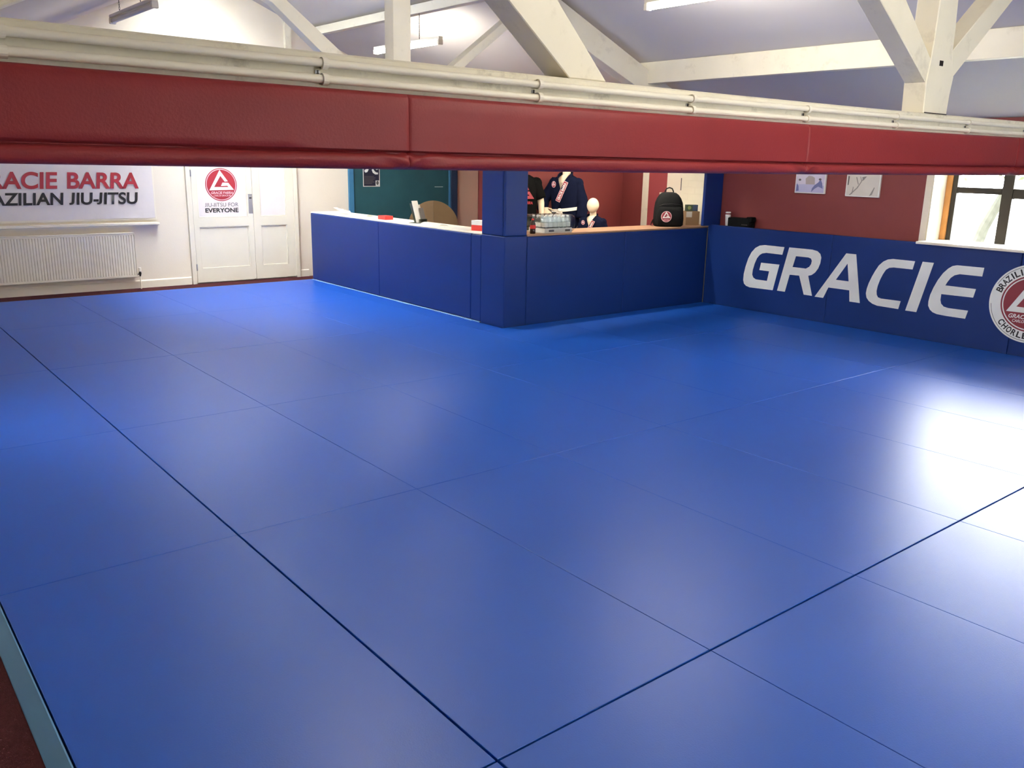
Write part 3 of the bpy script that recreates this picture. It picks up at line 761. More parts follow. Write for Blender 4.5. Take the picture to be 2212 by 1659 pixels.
for ch in 'GRACIE':
    bm = flat_shape([[(-y, z) for y, z in p] for p in LET[ch]], 0.0012)
    obj('letter', put(bm, basis((9.0, 0, 0), (0, -1, 0), (0, 0, 1)), 0.0008), 'white_print', t)
t = thing('wall_emblem', 'round white, red and black emblem with a triangle on the blue padded wall', 'emblem', (9.0, 3.237, 0.13))
R_ = 0.376
EMW = basis((9.0, 3.237, 0.51), (0, -1, 0), (0, 0, 1))
obj('backing', put(flat_shape([circle(R_, 96)], 0.0012), EMW, 0.0008), 'white_print', t)
def arc_ring(r0, r1, a0, a1, n=70):
    return [(r1*math.cos(math.radians(a0+(a1-a0)*i/n)), r1*math.sin(math.radians(a0+(a1-a0)*i/n))) for i in range(n+1)] + \
           [(r0*math.cos(math.radians(a1+(a0-a1)*i/n)), r0*math.sin(math.radians(a1+(a0-a1)*i/n))) for i in range(n+1)]
for a0, a1 in ((26, 154), (186, 354)):
    obj('thin_line', put(flat_shape([arc_ring(R_*0.945, R_*0.955, a0, a1)], 0.0008), EMW, 0.0018), 'black_print', t)
emblem(EMW @ Matrix.Translation((0, 0, 0.0012)), R_*0.715, t, 'crimson')
def arc_text(s, a0, step, top=True):
    bm = bmesh.new()
    for k, ch in enumerate(s):
        if ch == ' ': continue
        a = math.radians(a0 + (-step if top else step)*k)
        narrow = ch in 'IJ-'
        h = 0.017*R_/0.376*3.3 if ch != '-' else 0.012
        tb = text_bm(ch, (0.014 if ch == 'I' else 0.026 if narrow else 0.043), (0.060 if ch != '-' else 0.010), 0.035, 0, anchor='C')
        r = R_*0.755 if top else R_*0.905
        off = 0.02 if ch == '-' else 0
        rot = a - PI/2 if top else a + PI/2
        xf(tb, EMW @ Matrix.Translation((r*math.cos(a), r*math.sin(a), 0.0021)) @ Matrix.Rotation(rot, 4, 'Z') @ Matrix.Translation((0, off, 0)))
        me = bpy.data.meshes.new('arc'); tb.to_mesh(me); tb.free(); bm.from_mesh(me); bpy.data.meshes.remove(me)
    return bm
obj('lettering', arc_text('BRAZILIAN JIU-JITSU', 160, 7.9), 'black_print', t)
obj('lettering', arc_text('CHORLEY', 221, 9.6, False), 'black_print', t)

# ------------------------------------------------------------------ pictures on the red wall
def picture(y0, y1, z0, z1, label, cat, paint, face='white_card'):
    t = thing('framed_picture', label, cat, (XR, (y0+y1)/2, z0))
    obj('canvas', B((XR-0.028, y1, z0), (XR-0.001, y0, z1), bev=0.003), 'white_card', t)
    mt = basis((XR-0.0285, y0, z0), (0, -1, 0), (0, 0, 1)); w_, h_ = y0-y1, z1-z0
    def blob(name, pts, m, dz): obj(name, put(flat_shape([[(x*w_, y*h_) for x, y in p] for p in [pts]], 0.0006), mt, dz), m, t)
    paint(blob)
M['lilac'] = mat('lilac_print', rgb(188, 186, 214), 0.5); M['lilac2'] = mat('pale_lilac_print', rgb(214, 206, 220), 0.5)
M['slate'] = mat('slate_blue_print', rgb(112, 116, 164), 0.5); M['taupe'] = mat('taupe_print', rgb(176, 164, 162), 0.5); M['paper'] = mat('pale_grey_print', rgb(214, 208, 196), 0.5)
M['pencil'] = mat('pencil_grey_print', rgb(150, 145, 136), 0.5)
def paint_a(b):
    b('print', [(.03,.04),(.97,.04),(.97,.97),(.03,.97)], 'lilac2', 0.0008)
    b('print_mat', [(.03,.04),(.97,.04),(.97,.34),(.55,.40),(.03,.36)], 'lilac', 0.0016)
    b('print_group', [(.36,.38),(.66,.38),(.64,.66),(.55,.72),(.44,.74),(.34,.62)], 'taupe', 0.0018)
    b('print_figure', [(.56,.06),(.66,.20),(.78,.30),(.93,.22),(.90,.44),(.84,.60),(.76,.46),(.66,.36),(.58,.22)], 'slate', 0.0022)
    b('print_figure', [(.05,.08),(.14,.10),(.12,.30),(.06,.42)], 'slate', 0.0022)
    b('print_head', circle(.045, 14, (.82,.60)), 'grey_print', 0.0026); b('print_head', circle(.045, 14, (.15,.56)), 'grey_print', 0.0026)
def paint_b(b):
    b('print', [(.03,.04),(.97,.04),(.97,.97),(.03,.97)], 'paper', 0.0008)
    for pts in ([(.52,.80),(.55,.82),(.36,.34),(.16,.06),(.12,.06),(.33,.36)], [(.28,.78),(.31,.78),(.38,.50),(.36,.48)], [(.40,.80),(.42,.80),(.47,.62),(.45,.62)],
                [(.84,.40),(.86,.38),(.80,.10),(.72,.05)], [(.22,.40),(.24,.38),(.22,.12),(.19,.10)], [(.46,.78),(.60,.82),(.50,.64)]):
        b('pencil_line', pts, 'pencil', 0.0016)
    b('script', [(.05,.45),(.08,.46),(.09,.80),(.05,.82)], 'grey_print', 0.0016)
k_ = 1.0222
def sz(z): return 1.742 + (z-1.742)*k_
picture(5.912*k_, 5.527*k_, sz(1.4445), sz(1.71), 'pale lilac photo canvas of people training, hung near the counter end', 'picture', paint_a)
picture(5.274*k_, 4.88*k_, sz(1.433), sz(1.70), 'grey pencil drawing of a wrapped jacket, hung nearer the window', 'picture', paint_b)

# ------------------------------------------------------------------ teal board and its poster
t = thing('teal_board', 'dark teal board in a blue frame behind the counter', 'board', (7.7, YW, 0.1))
tx0, tx1 = fx(6.313), fx(8.269)
obj('panel', B((tx0+0.07, YW-0.024, 0.1), (tx1-0.05, YW-0.014, 2.05)), 'teal', t)
obj('frame_side', B((tx0, YW-0.05, 0.06), (tx0+0.085, YW-0.013, 2.12), bev=0.004), 'blue_frame', t)
obj('frame_side', B((tx1-0.17, YW-0.034, 0.06), (tx1-0.135, YW-0.013, 2.12), bev=0.003), 'blue_frame', t)
obj('frame_side', B((tx1-0.13, YW-0.05, 0.06), (tx1, YW-0.013, 2.12), bev=0.004), 'navy_frame', t, label='dark navy frame edge')
obj('frame_rail', B((tx0, YW-0.05, 2.05), (tx1, YW-0.013, 2.12), bev=0.004), 'blue_frame', t)
obj('scratch', B((fx(7.84), YW-0.0252, fz(1.31)), (fx(8.0), YW-0.0242, fz(1.318))), 'white_print', t)
t = thing('poster', 'black poster with a white picture of two grapplers on the teal board', 'poster', (fx(6.7), YW-0.026, fz(1.32)))
px0, px1, pz0, pz1 = fx(6.559), fx(6.846), fz(1.320), fz(1.32)+0.43
obj('sheet', B((px0, YW-0.0275, pz0), (px1, YW-0.0255, pz1)), 'white_card', t)
PM = far_m(px0, pz0, YW-0.0276); pw, ph = px1-px0, pz1-pz0
def pz(name, pts, m, dz): obj(name, put(flat_shape([[(x*pw, y*ph) for x, y in pts]], 0.0006), PM, dz), m, t)
M['ink'] = mat('dark_ink_print', rgb(30, 32, 52), 0.5)
pz('print', [(.04,.025),(.96,.025),(.96,.97),(.04,.97)], 'ink', 0.0008)
for pts in ([(.08,.55),(.14,.50),(.26,.52),(.33,.60),(.36,.66),(.30,.70),(.20,.62),(.10,.60)], [(.28,.66),(.38,.62),(.44,.70),(.40,.78),(.30,.76)], [(.52,.60),(.58,.50),(.72,.44),(.88,.44),(.90,.50),(.76,.52),(.66,.58),(.60,.68)],
            [(.46,.72),(.60,.70),(.80,.60),(.92,.62),(.90,.72),(.72,.74),(.56,.80)]):
    pz('print_figure', pts, 'white_print', 0.0016)
for i, wd in enumerate((.56, .66, .6, .52, .6, .46)): pz('text_line', [(.08,.355-i*.05),(.08+wd,.355-i*.05),(.08+wd,.375-i*.05),(.08,.375-i*.05)], 'grey_print', 0.0016)
pz('logo', [(.74,.03),(.955,.03),(.955,.22),(.74,.22)], 'white_print', 0.0018); pz('logo_mark', circle(.075, 20, (.848,.135)), 'grey_print', 0.0024)

# ------------------------------------------------------------------ folded round table behind the counter
t = thing('round_table', 'brown round table top tipped upright behind the white counter ledge', 'table', (7.86, 11.7, -0.05))
bm = bmesh.new()
cz, cr = 0.70, 0.40
for s in (0, 1):
    a0 = -PI/2 + s*PI
    pts = [(cr*math.cos(a0+PI*i/28), cr*math.sin(a0+PI*i/28)) for i in range(29)]
    b2 = flat_shape([pts], 0.025)
    mt = basis((7.83, 11.70, cz), (math.cos(0.6), -math.sin(0.6), 0), (0.06, 0.10, 1)) @ Matrix.Rotation((-0.10 if s else 0.10), 4, 'Y')
    xf(b2, mt)
    obj('top_half', b2, 'brown', t)
bm = bmesh.new(); tube(bm, [(7.88, 11.78, 0.08), (7.88, 11.77, 0.55), (7.86, 11.735, 0.70)], [0.035, 0.03, 0.025], 12); obj('pedestal', bm, 'brown', t)
bm = bmesh.new(); lathe(bm, [(0.20, 0), (0.20, 0.015), (0.05, 0.04)], (7.88, 11.78, 0.081), 24); obj('base', bm, 'dark_metal', t)

# ------------------------------------------------------------------ things on the white ledge
def sheet(x, y, w, d, rot, label, z, curl=0.0, m='white_card'):
    bm = bmesh.new(); n = 8; rows = []
    for i in range(n+1):
        u = i/n; rows.append([bm.verts.new(((u-0.5)*w, (v-0.5)*d, curl*max(0, math.sin(u*PI*1.0))*(0.6+0.4*v))) for v in (0, 1)])
    for a, b in zip(rows, rows[1:]): bm.faces.new((a[0], b[0], b[1], a[1]))
    r = bmesh.ops.solidify(bm, geom=bm.faces[:], thickness=-0.0012)
    zmin = min(v.co.z for v in bm.verts)
    xf(bm, Matrix.Translation((x, y, z - zmin + 0.0004)) @ Matrix.Rotation(rot, 4, 'Z'))
    o = obj('paper_sheet', bm, m); tag(o, label, 'paper', 'papers on the white counter ledge'); return o
sheet(5.86, 10.52, 0.21, 0.30, 0.3, 'curled white paper on the ledge beyond the red box, farthest of the papers', ZL, 0.03)
sheet(5.84, 10.22, 0.21, 0.30, -0.1, 'flat white paper on the ledge just beyond the red box', ZL, 0.006)
sheet(5.84, 8.72, 0.21, 0.30, 0.2, 'white paper with a raised fold just before the leaflet holder', ZL, 0.035)
sheet(5.82, 8.40, 0.21, 0.28, -0.2, 'flat white paper halfway between leaflet holder and column', ZL, 0.010)
sheet(5.84, 8.08, 0.22, 0.26, 0.15, 'curved white paper on the ledge nearest the red and white box', ZL, 0.025)
t = thing('leaflet_stack', 'fanned pale leaflets at the wall end of the white ledge', 'leaflets', (5.86, 11.05, ZL))
for i in range(5):
    a = 0.55 + i*0.09
    b2 = B((-0.045, -0.07, 0), (0.045, 0.07, 0.0012)); xf(b2, Matrix.Translation((5.87, 10.86+i*0.03, ZL+0.002+i*0.004)) @ Matrix.Rotation(0.2*i-0.3, 4, 'Z') @ Matrix.Rotation(a*0.45, 4, 'X') @ Matrix.Translation((0, 0.10, 0)))
    obj('leaflet', b2, 'paper' if i % 2 == 0 else 'taupe', t)
tag(obj('card_box', B((5.79, 9.76, ZL+0.0004), (5.91, 9.94, ZL+0.048), bev=0.003), 'red_card'), 'small red box lying on the white ledge', 'box')
t = thing('leaflet_holder', 'clear leaflet holder with white brochures on the ledge', 'leaflet holder', (5.88, 9.1, ZL))
HM = Matrix.Translation((5.89, 9.12, ZL+0.001)) @ Matrix.Rotation(math.radians(18), 4, 'Z')
def hp(name, a, b, m, tilt=0.0, off=(0, 0, 0)):
    b2 = B(a, b, bev=0.001); xf(b2, HM @ Matrix.Translation(off) @ Matrix.Rotation(tilt, 4, 'X')); obj(name, b2, m, t)
hp('base', (-0.08, -0.06, 0), (0.12, 0.10, 0.004), 'plastic')
hp('front_lip', (-0.06, -0.05, 0.004), (0.10, -0.046, 0.05), 'plastic')
hp('back_plate', (-0.06, 0.0, 0.0), (0.10, 0.003, 0.24), 'plastic', -0.32, (0, 0.02, 0.006))
hp('brochure', (-0.055, 0.0, 0.0), (0.055, 0.006, 0.27), 'white_card', -0.30, (0, -0.012, 0.008))
hp('brochure', (-0.01, 0.0, 0.0), (0.095, 0.005, 0.22), 'paper', -0.30, (0.006, 0.002, 0.008))
hp('brochure', (0.02, 0.0, 0.0), (0.10, 0.004, 0.18), 'grey_print', -0.30, (0.012, -0.03, 0.008))
t = thing('carton', 'red and white carton standing on the ledge beside the blue column', 'box', (5.90, 7.88, ZL))
CM = Matrix.Translation((5.90, 7.86, ZL+0.0005)) @ Matrix.Rotation(0.25, 4, 'Z')
b2 = B((-0.06, -0.09, 0), (0.06, 0.09, 0.062), bev=0.001); xf(b2, CM); obj('lower_half', b2, 'red_card', t)
b2 = B((-0.06, -0.09, 0.0625), (0.06, 0.09, 0.112), bev=0.001); xf(b2, CM); obj('upper_half', b2, 'white_card', t)

# ------------------------------------------------------------------ bottle pack on the worktop
t = thing('bottle_tray', 'white cardboard tray holding shrink wrapped water bottles', 'tray', (6.46, 7.32, ZWK))
bx0, by0 = 6.268, 7.190; pt = 0.0655
bm = bmesh.new(); wx, wy = 6*pt+0.008, 4*pt+0.008
box(bm, (bx0, by0, ZWK), (bx0+wx, by0+wy, ZWK+0.003)); box(bm, (bx0, by0, ZWK), (bx0+wx, by0+0.003, ZWK+0.052)); box(bm, (bx0, by0+wy-0.003, ZWK), (bx0+wx, by0+wy, ZWK+0.052))
box(bm, (bx0, by0, ZWK), (bx0+0.003, by0+wy, ZWK+0.052)); box(bm, (bx0+wx-0.003, by0, ZWK), (bx0+wx, by0+wy, ZWK+0.052))
obj('carton', bm, 'white_card', t)
for a in (0.06, 0.30): obj('print', B((bx0+a, by0-0.001, ZWK+0.014), (bx0+a+0.075, by0-0.0003, ZWK+0.036)), 'grey_print', t)
M['film_label'] = mat('pale_bottle_label', rgb(232, 236, 228), 0.4)
def bottle(x, y, z, label, lab='film_label', body='plastic', cap='white_print', group='water bottles in the white tray', h=0.185):
    t = thing('water_bottle', label, 'bottle', (x, y, z), group)
    s = h/0.185
    bm = bmesh.new(); lathe(bm, [(0.028, 0), (0.0315, 0.006), (0.0315, 0.05), (0.030, 0.055), (0.0315, 0.06), (0.0315, 0.112), (0.028, 0.130), (0.016, 0.156), (0.0125, 0.162), (0.0125, 0.170*1)], (x, y, z), 16); 
    for v in bm.verts: v.co.z = z + (v.co.z-z)*s
    obj('body', bm, body, t, smooth=True)
    bm = bmesh.new(); lathe(bm, [(0.0145, 0.168*s), (0.0145, 0.183*s), (0.013, 0.185*s)], (x, y, z), 14); obj('cap', bm, cap, t)
    bm = bmesh.new(); tube(bm, [(x, y, z+0.062*s), (x, y, z+0.108*s)], 0.0321, 16, caps=False); obj('label', bm, lab, t, smooth=True)
    return t
proto = None
CN = ['nearest the column', 'second from the column', 'third from the column', 'fourth from the column', 'fifth from the column', 'farthest from the column']
RN = ['front row', 'second row', 'third row', 'back row']
for j in range(4):
    for i in range(6):
        x, y = bx0+0.004+pt*(i+0.5), by0+0.004+pt*(j+0.5)
        lb = f'clear water bottle in the tray, {RN[j]}, {CN[i]}'
        if proto is None: proto = bottle(x, y, ZWK+0.0032, lb)
        else: copy_tree(proto, (x, y, ZWK+0.0032), lb)
# shrink wrap, bulging at the ends
bm = bmesh.new(); n = 26; rings = []
for q in range(n+1):
    u = q/n; x = bx0-0.13 + (wx+0.19)*u
    e = min(x-(bx0-0.13), bx0+wx+0.06-x)
    row = []
    for k in range(20):
        a = 2*PI*k/20; hw = wy/2+0.008; hz = 0.098
        cy, cz_ = by0+wy/2, ZWK+0.101
        sx_ = math.copysign(abs(math.cos(a))**0.35, math.cos(a)); sz_ = math.copysign(abs(math.sin(a))**0.35, math.sin(a))
        f = 1.0 if e > 0.06 else 0.80+0.20*(e/0.06)
        wr = 1+0.02*math.sin(q*2.3+k*1.7)
        row.append(bm.verts.new((x+0.01*math.sin(k*2.1), cy+hw*sx_*f, min(max(cz_+hz*sz_*f*wr, ZWK+0.004), ZWK+0.205))))
    rings.append(row)
for a, b in zip(rings, rings[1:]):
    for k in range(20): bm.faces.new((a[k], a[(k+1) % 20], b[(k+1) % 20], b[k]))
for v in list(bm.verts):      # the film clears the tray's outside
    if v.co.y < by0+0.02: v.co.y = min(v.co.y, by0-0.003)
    if v.co.y > by0+wy-0.02: v.co.y = max(v.co.y, by0+wy+0.003)
tag(obj('shrink_wrap', bm, 'wrap', smooth=True), 'crumpled clear plastic wrap over the water bottle tray', 'plastic wrap')
bottle(6.125, 7.225, ZWK+0.0005, 'bottle of dark drink with a red label by the blue column', 'red_card', 'cola', 'red_card', 'drinks by the column', 0.16)

# ------------------------------------------------------------------ backpack and boxes on the worktop
t = thing('backpack', 'black backpack with a round red emblem standing on the beech worktop', 'backpack', (8.47, 7.36, ZWK))
Mb = Matrix.Translation((8.47, 7.36, ZWK+0.001)) @ Matrix.Rotation(math.radians(-33), 4, 'Z')
def shell(prof, n=40, e=3.0):
    bm = bmesh.new(); R = []
    for z, hw, hd, cy in prof:
        r = []
        for k in range(n):
            a = 2*PI*k/n; c_, s_ = math.cos(a), math.sin(a)
            r.append(bm.verts.new((hw*math.copysign(abs(c_)**(2/e), c_), cy+hd*math.copysign(abs(s_)**(2/e), s_), z)))
        R.append(r)
    for a, b in zip(R, R[1:]):
        for k in range(n): bm.faces.new((a[k], a[(k+1) % n], b[(k+1) % n], b[k]))
    bm.faces.new(R[0][::-1]); bm.faces.new(R[-1]); return bm
bm = shell([(0, .165, .085, 0), (.01, .180, .097, 0), (.06, .187, .103, 0), (.14, .186, .102, 0), (.22, .182, .098, 0), (.29, .172, .092, .004), (.345, .150, .082, .010), (.385, .122, .068, .018), (.41, .09, .052, .025), (.418, .05, .03, .03)])
xf(bm, Mb); obj('body', bm, 'bag', t, smooth=True)
bm = shell([(.012, .150, .02, -.092), (.02, .165, .030, -.097), (.10, .168, .034, -.100), (.20, .160, .030, -.096), (.235, .145, .018, -.086), (.245, .12, .006, -.08)])
xf(bm, Mb); obj('front_pocket', bm, 'bag', t, smooth=True)
bm = bmesh.new(); tube(bm, [(-.055, .02, .395), (-.052, .02, .43), (-.035, .02, .462), (0, .02, .474), (.035, .02, .462), (.052, .02, .43), (.055, .02, .395)], [.008]*7, 8); xf(bm, Mb); obj('carry_handle', bm, 'bag', t, smooth=True)
for s in (-1, 1):
    bm = bmesh.new(); tube(bm, [(s*.09, .09, .36), (s*.10, .13, .30), (s*.12, .135, .18), (s*.15, .11, .07), (s*.165, .09, .03)], [.014]*5, 8, flat=0.4); xf(bm, Mb); obj('shoulder_strap', bm, 'bag', t, smooth=True)
bm = bmesh.new(); tube(bm, [(-.17, .03, .09), (-.195, 0, .07), (-.215, -.02, .045), (-.225, -.02, .012), (-.205, -.04, .006)], [.012, .012, .010, .009, .006], 8, flat=0.4); xf(bm, Mb); obj('side_strap', bm, 'bag', t, smooth=True)
bm = bmesh.new(); tube(bm, [(-.150, -.104, .255), (-.10, -.118, .275), (0, -.124, .283), (.10, -.118, .275), (.150, -.104, .255)], .003, 6); xf(bm, Mb); obj('zip_seam', bm, 'black_print', t)
em = obj('badge', put(flat_shape([circle(.067, 40)], .001), Mb @ basis((-.062, -.1375, .125), (1, 0, 0), (0, 0.04, 1)), 0.0), 'pink_print', t)
EB = Mb @ basis((-.062, -.1385, .125), (1, 0, 0), (0, 0.04, 1))
obj('badge_disc', put(flat_shape([circle(.0605, 40)], .001), EB, 0.0), 'crimson', em)
obj('badge_triangle', put(flat_shape([[(x*.066, y*.066+.004) for x, y in GB]], .001), EB, 0.0012), 'white_print', em)
obj('badge_lettering', put(text_bm('GRACIE BARRA', .075, .013, .03, 0, anchor='C'), EB @ Matrix.Translation((0, -.047, 0)), 0.0014), 'pink_print', em)
t = thing('cardboard_box', 'brown cardboard box standing on the worktop behind the backpack', 'box', (8.99, 7.40, ZWK))
Mc = Matrix.Translation((8.965, 7.40, ZWK+0.0006)) @ Matrix.Rotation(math.radians(-28), 4, 'Z')
b2 = B((-.10, -.07, 0), (.085, .07, .175), bev=.002); xf(b2, Mc); obj('carton', b2, 'card', t)
b2 = B((-.098, -.0712, .10), (-.02, -.0702, .172)); xf(b2, Mc); obj('sticker', b2, 'paper', t)
M['forest'] = mat('dark_green_print', rgb(66, 82, 62), 0.5); M['denim'] = mat('denim_print', rgb(70, 86, 112), 0.5); M['olive'] = mat('olive_print', rgb(140, 150, 88), 0.5)
t = thing('picture_box', 'small dark box with green and blue pictures on top of the brown box', 'box', (8.96, 7.39, ZWK+0.177))
Mp = Matrix.Translation((8.955, 7.39, ZWK+0.1775)) @ Matrix.Rotation(math.radians(-30), 4, 'Z')
b2 = B((-.085, -.03, 0), (.07, .03, .08), bev=.002); xf(b2, Mp); obj('carton', b2, 'forest', t)
b2 = B((0.0, -.0312, .004), (.065, -.0302, .076)); xf(b2, Mp); obj('print', b2, 'denim', t)
b2 = flat_shape([circle(.024, 20, (-.045, .042))], .001); put(b2, Mp @ basis((0, -.0308, 0), (1, 0, 0), (0, 0, 1))); obj('print', b2, 'olive', t)
tag(obj('light_switch', B((XR-0.024, 8.076, 1.275), (XR-0.0145, 8.157, 1.36), bev=.002), 'trim_white'), 'white light switch on the maroon door, partly behind the backpack', 'switch')
tag(obj('door_slit', B((XR-0.026, 7.772, 1.40), (XR-0.0205, 7.79, 1.56), bev=.001), 'grey_print'), 'dark upright strip drawn for the gap at the edge of the white brick', 'dark gap')  # dark strip painted in place of the shaded hinge gap

# ------------------------------------------------------------------ bottle and bag on the padded wall
t = thing('spray_bottle', 'slim white bottle with dark ring on top of the blue padded wall', 'bottle', (9.10, 6.91, 1.0))
bm = bmesh.new(); lathe(bm, [(.022, 0), (.026, .006), (.034, .14), (.034, .15), (.028, .153)], (9.10, 6.92, 0.983), 16); obj('body', bm, 'white_card', t, smooth=True)
bm = bmesh.new(); lathe(bm, [(.030, .153), (.030, .168)], (9.10, 6.92, 0.983), 16); obj('ring', bm, 'crimson', t)
bm = bmesh.new(); lathe(bm, [(.034, .168), (.034, .180), (.028, .186)], (9.10, 6.92, 0.983), 16); obj('cap', bm, 'white_print', t)
t = thing('carry_case', 'black case with pale lettering on top of the blue padded wall', 'case', (9.11, 6.68, 0.983))
obj('body', B((9.05, 6.56, 0.983), (9.18, 6.885, 1.105), bev=.014, seg=3), 'bag', t)
obj('handle_pad', B((9.06, 6.54, 1.06), (9.17, 6.62, 1.122), bev=.016, seg=3), 'bag', t)
for i in range(5): obj('lettering', B((9.0485, 6.655-i*.018, 1.022), (9.0495, 6.667-i*.018, 1.030)), 'grey_print', t)


# ------------------------------------------------------------------ mannequins
def remesh(bm, voxel, smooth_it=4):
    me = bpy.data.meshes.new('body'); bm.to_mesh(me); bm.free()
    o = bpy.data.objects.new('body', me); COL.objects.link(o)
    m = o.modifiers.new('r', 'REMESH'); m.mode = 'VOXEL'; m.voxel_size = voxel
    m2 = o.modifiers.new('s', 'SMOOTH'); m2.factor = 0.5; m2.iterations = smooth_it
    dg = bpy.context.evaluated_depsgraph_get()
    me2 = bpy.data.meshes.new_from_object(o.evaluated_get(dg))
    out = bmesh.new(); out.from_mesh(me2)
    bpy.data.objects.remove(o); bpy.data.meshes.remove(me); bpy.data.meshes.remove(me2)
    return out

def seglimb(bm, pts, rs, n=14):
    """smooth tapered limb through the joints"""
    P, R = [], []
    for (a, b), (ra, rb) in zip(zip(pts, pts[1:]), zip(rs, rs[1:])):
        a, b = Vector(a), Vector(b)
        for q in range(5):
            u = q/5; P.append(a.lerp(b, u)); R.append(ra+(rb-ra)*u)
    P.append(Vector(pts[-1])); R.append(rs[-1])
    tube(bm, P, R, n)
    for p, r in zip(pts, rs): ball(bm, p, r*0.98, seg=12)

def hand(bm, wrist, dirv, palm_n, s, curl=0.35, mirror=1):
    """palm with five separate bent fingers; dirv points from wrist to fingertips, palm_n out of the palm"""
    d = Vector(dirv).normalized(); nrm = (Vector(palm_n) - d*Vector(palm_n).dot(d)).normalized(); side = d.cross(nrm)*mirror
    w = Vector(wrist)
    c0 = w + d*0.008*s
    for k, off in enumerate((-0.030, -0.010, 0.010, 0.029)):
        base = w + d*(0.082*s) + side*off*s
        tube(bm, [w + side*off*0.6*s, w + d*0.045*s + side*off*0.9*s, base], [0.013*s, 0.0145*s, 0.0125*s], 10)
        ln = (0.072, 0.082, 0.077, 0.060)[k]*s
        a1 = curl*0.6; a2 = curl*1.3; a3 = curl*1.8
        p = base; pts = [p]
        for a, f in ((a1, .45), (a2, .32), (a3, .23)):
            p = p + (d*math.cos(a) + nrm*math.sin(a) + side*(off*1.4))*ln*f; pts.append(p)
        tube(bm, pts, [0.0098*s, 0.0092*s, 0.0084*s, 0.0066*s], 8); ball(bm, pts[-1], 0.0066*s, seg=8)
        ball(bm, base, 0.0108*s, seg=8)
    tb = w + d*0.022*s - side*0.024*s
    pts = [tb, tb + (d*0.6 - side*0.75 + nrm*0.25)*0.034*s, tb + (d*1.25 - side*0.9 + nrm*0.5)*0.050*s, tb + (d*1.95 - side*0.9 + nrm*0.8)*0.058*s]
    tube(bm, pts, [0.014*s, 0.0125*s, 0.0105*s, 0.008*s], 8); ball(bm, pts[-1], 0.008*s, seg=8)

def mannequin(name, label, x, y, rotz, H, arms, look, head=True, z0=0.081, wide=1.0):
    """arms: two lists shoulder-elbow-wrist (local, for a 1.8 m figure) + hand direction, palm normal, curl"""
    s = H/1.8
    t = thing(name, label, 'mannequin', (x, y, z0))
    MX = Matrix.Translation((x, y, z0)) @ Matrix.Rotation(rotz, 4, 'Z') @ Matrix.Diagonal((s*wide, s*wide, s, 1))
    bm = bmesh.new()
    loft(bm, [(.80, .14, .10, 0, 0), (.88, .168, .115, 0, 0), (.96, .165, .11, 0, 0), (1.08, .140, .095, 0, 0), (1.20, .155, .105, 0, -.005), (1.32, .172, .112, 0, -.005), (1.40, .165, .10, 0, 0), (1.46, .11, .075, 0, .01), (1.495, .06, .058, 0, .012)], 28)
    tube(bm, [(0, .015, 1.45), (0, .005, 1.52), (0, -.01, 1.60)], [.062, .054, .054], 16)
    hs = 1.0 if head != 'child' else 1.16
    hw = .076 if head != 'child' else .084
    hl = 1.0 if head != 'child' else 0.98
    hc = Vector((0, -.022, (1.60 if head != 'child' else 1.565)+.10*hs))
    g = bmesh.ops.create_uvsphere(bm, u_segments=28, v_segments=18, radius=1.0)
    for v in g['verts']:
        zz = v.co.z; k = 1.0 - 0.22*max(0, -zz)**1.5
        yy = v.co.y; fr = 0.098 if yy > 0 else 0.088
        v.co = hc + Vector((v.co.x*hw*k*hs, hl*(yy*fr*(1-.12*max(0, -zz)) - (0.016*max(0, -zz) if yy < 0 else 0))*hs, zz*.118*hs))
    # brow, nose and chin of the plain face
    if head != 'child': ball(bm, hc + Vector((0, -.092*hs, -.012*hs)), .016*hs, (0.8, 1.0, 1.7), 12)
    if head != 'child': ball(bm, hc + Vector((0, -.078*hs, -.088*hs)), .03*hs, (1.1, .9, .8), 12)
    for sx in (-1, 1):
        if head != 'child': ball(bm, hc + Vector((sx*.074*hs, .01*hs, -.01*hs)), .024*hs, (.35, .7, 1.2), 12)
        seglimb(bm, [(sx*.088, .0, .86), (sx*.10, -.012, .48), (sx*.105, .015, .09)], [.088, .056, .040])
        tube(bm, [(sx*.105, .03, .045), (sx*.112, -.06, .035), (sx*.122, -.15, .02), (sx*.124, -.18, .018)], [.042, .042, .034, .02], 12, flat=0.95)
    for (sh, el, wr, hd, pn, cu, mi) in arms:
        seglimb(bm, [sh, el, wr], [.056, .041, .027])
        hand(bm, wr, hd, pn, 1.05, cu, mi)
    for v in bm.verts:
        if v.co.z < 0.003: v.co.z = 0.003
    xf(bm, MX)
    obj('body', remesh(bm, 0.0058*s), 'skin', t, smooth=True)
    return t, MX

TOR = [(.70, .222, .160), (.80, .218, .158), (.92, .205, .148), (1.02, .192, .136), (1.07, .186, .132), (1.12, .192, .136), (1.22, .204, .142), (1.32, .214, .146), (1.39, .212, .138), (1.435, .190, .122), (1.465, .140, .100), (1.492, .086, .082)]
def tor(z):
    for (a, rx, ry), (b, sx, sy) in zip(TOR, TOR[1:]):
        if a <= z <= b:
            u = (z-a)/(b-a); return rx+(sx-rx)*u, ry+(sy-ry)*u
    return TOR[-1][1:] if z > 1 else TOR[0][1:]
def surf(x, z, off=0.0):
    rx, ry = tor(z); q = max(-1, min(1, x/(rx+off)))
    return Vector((x, -(ry+off)*math.sqrt(max(0.02, 1-q*q)), z))

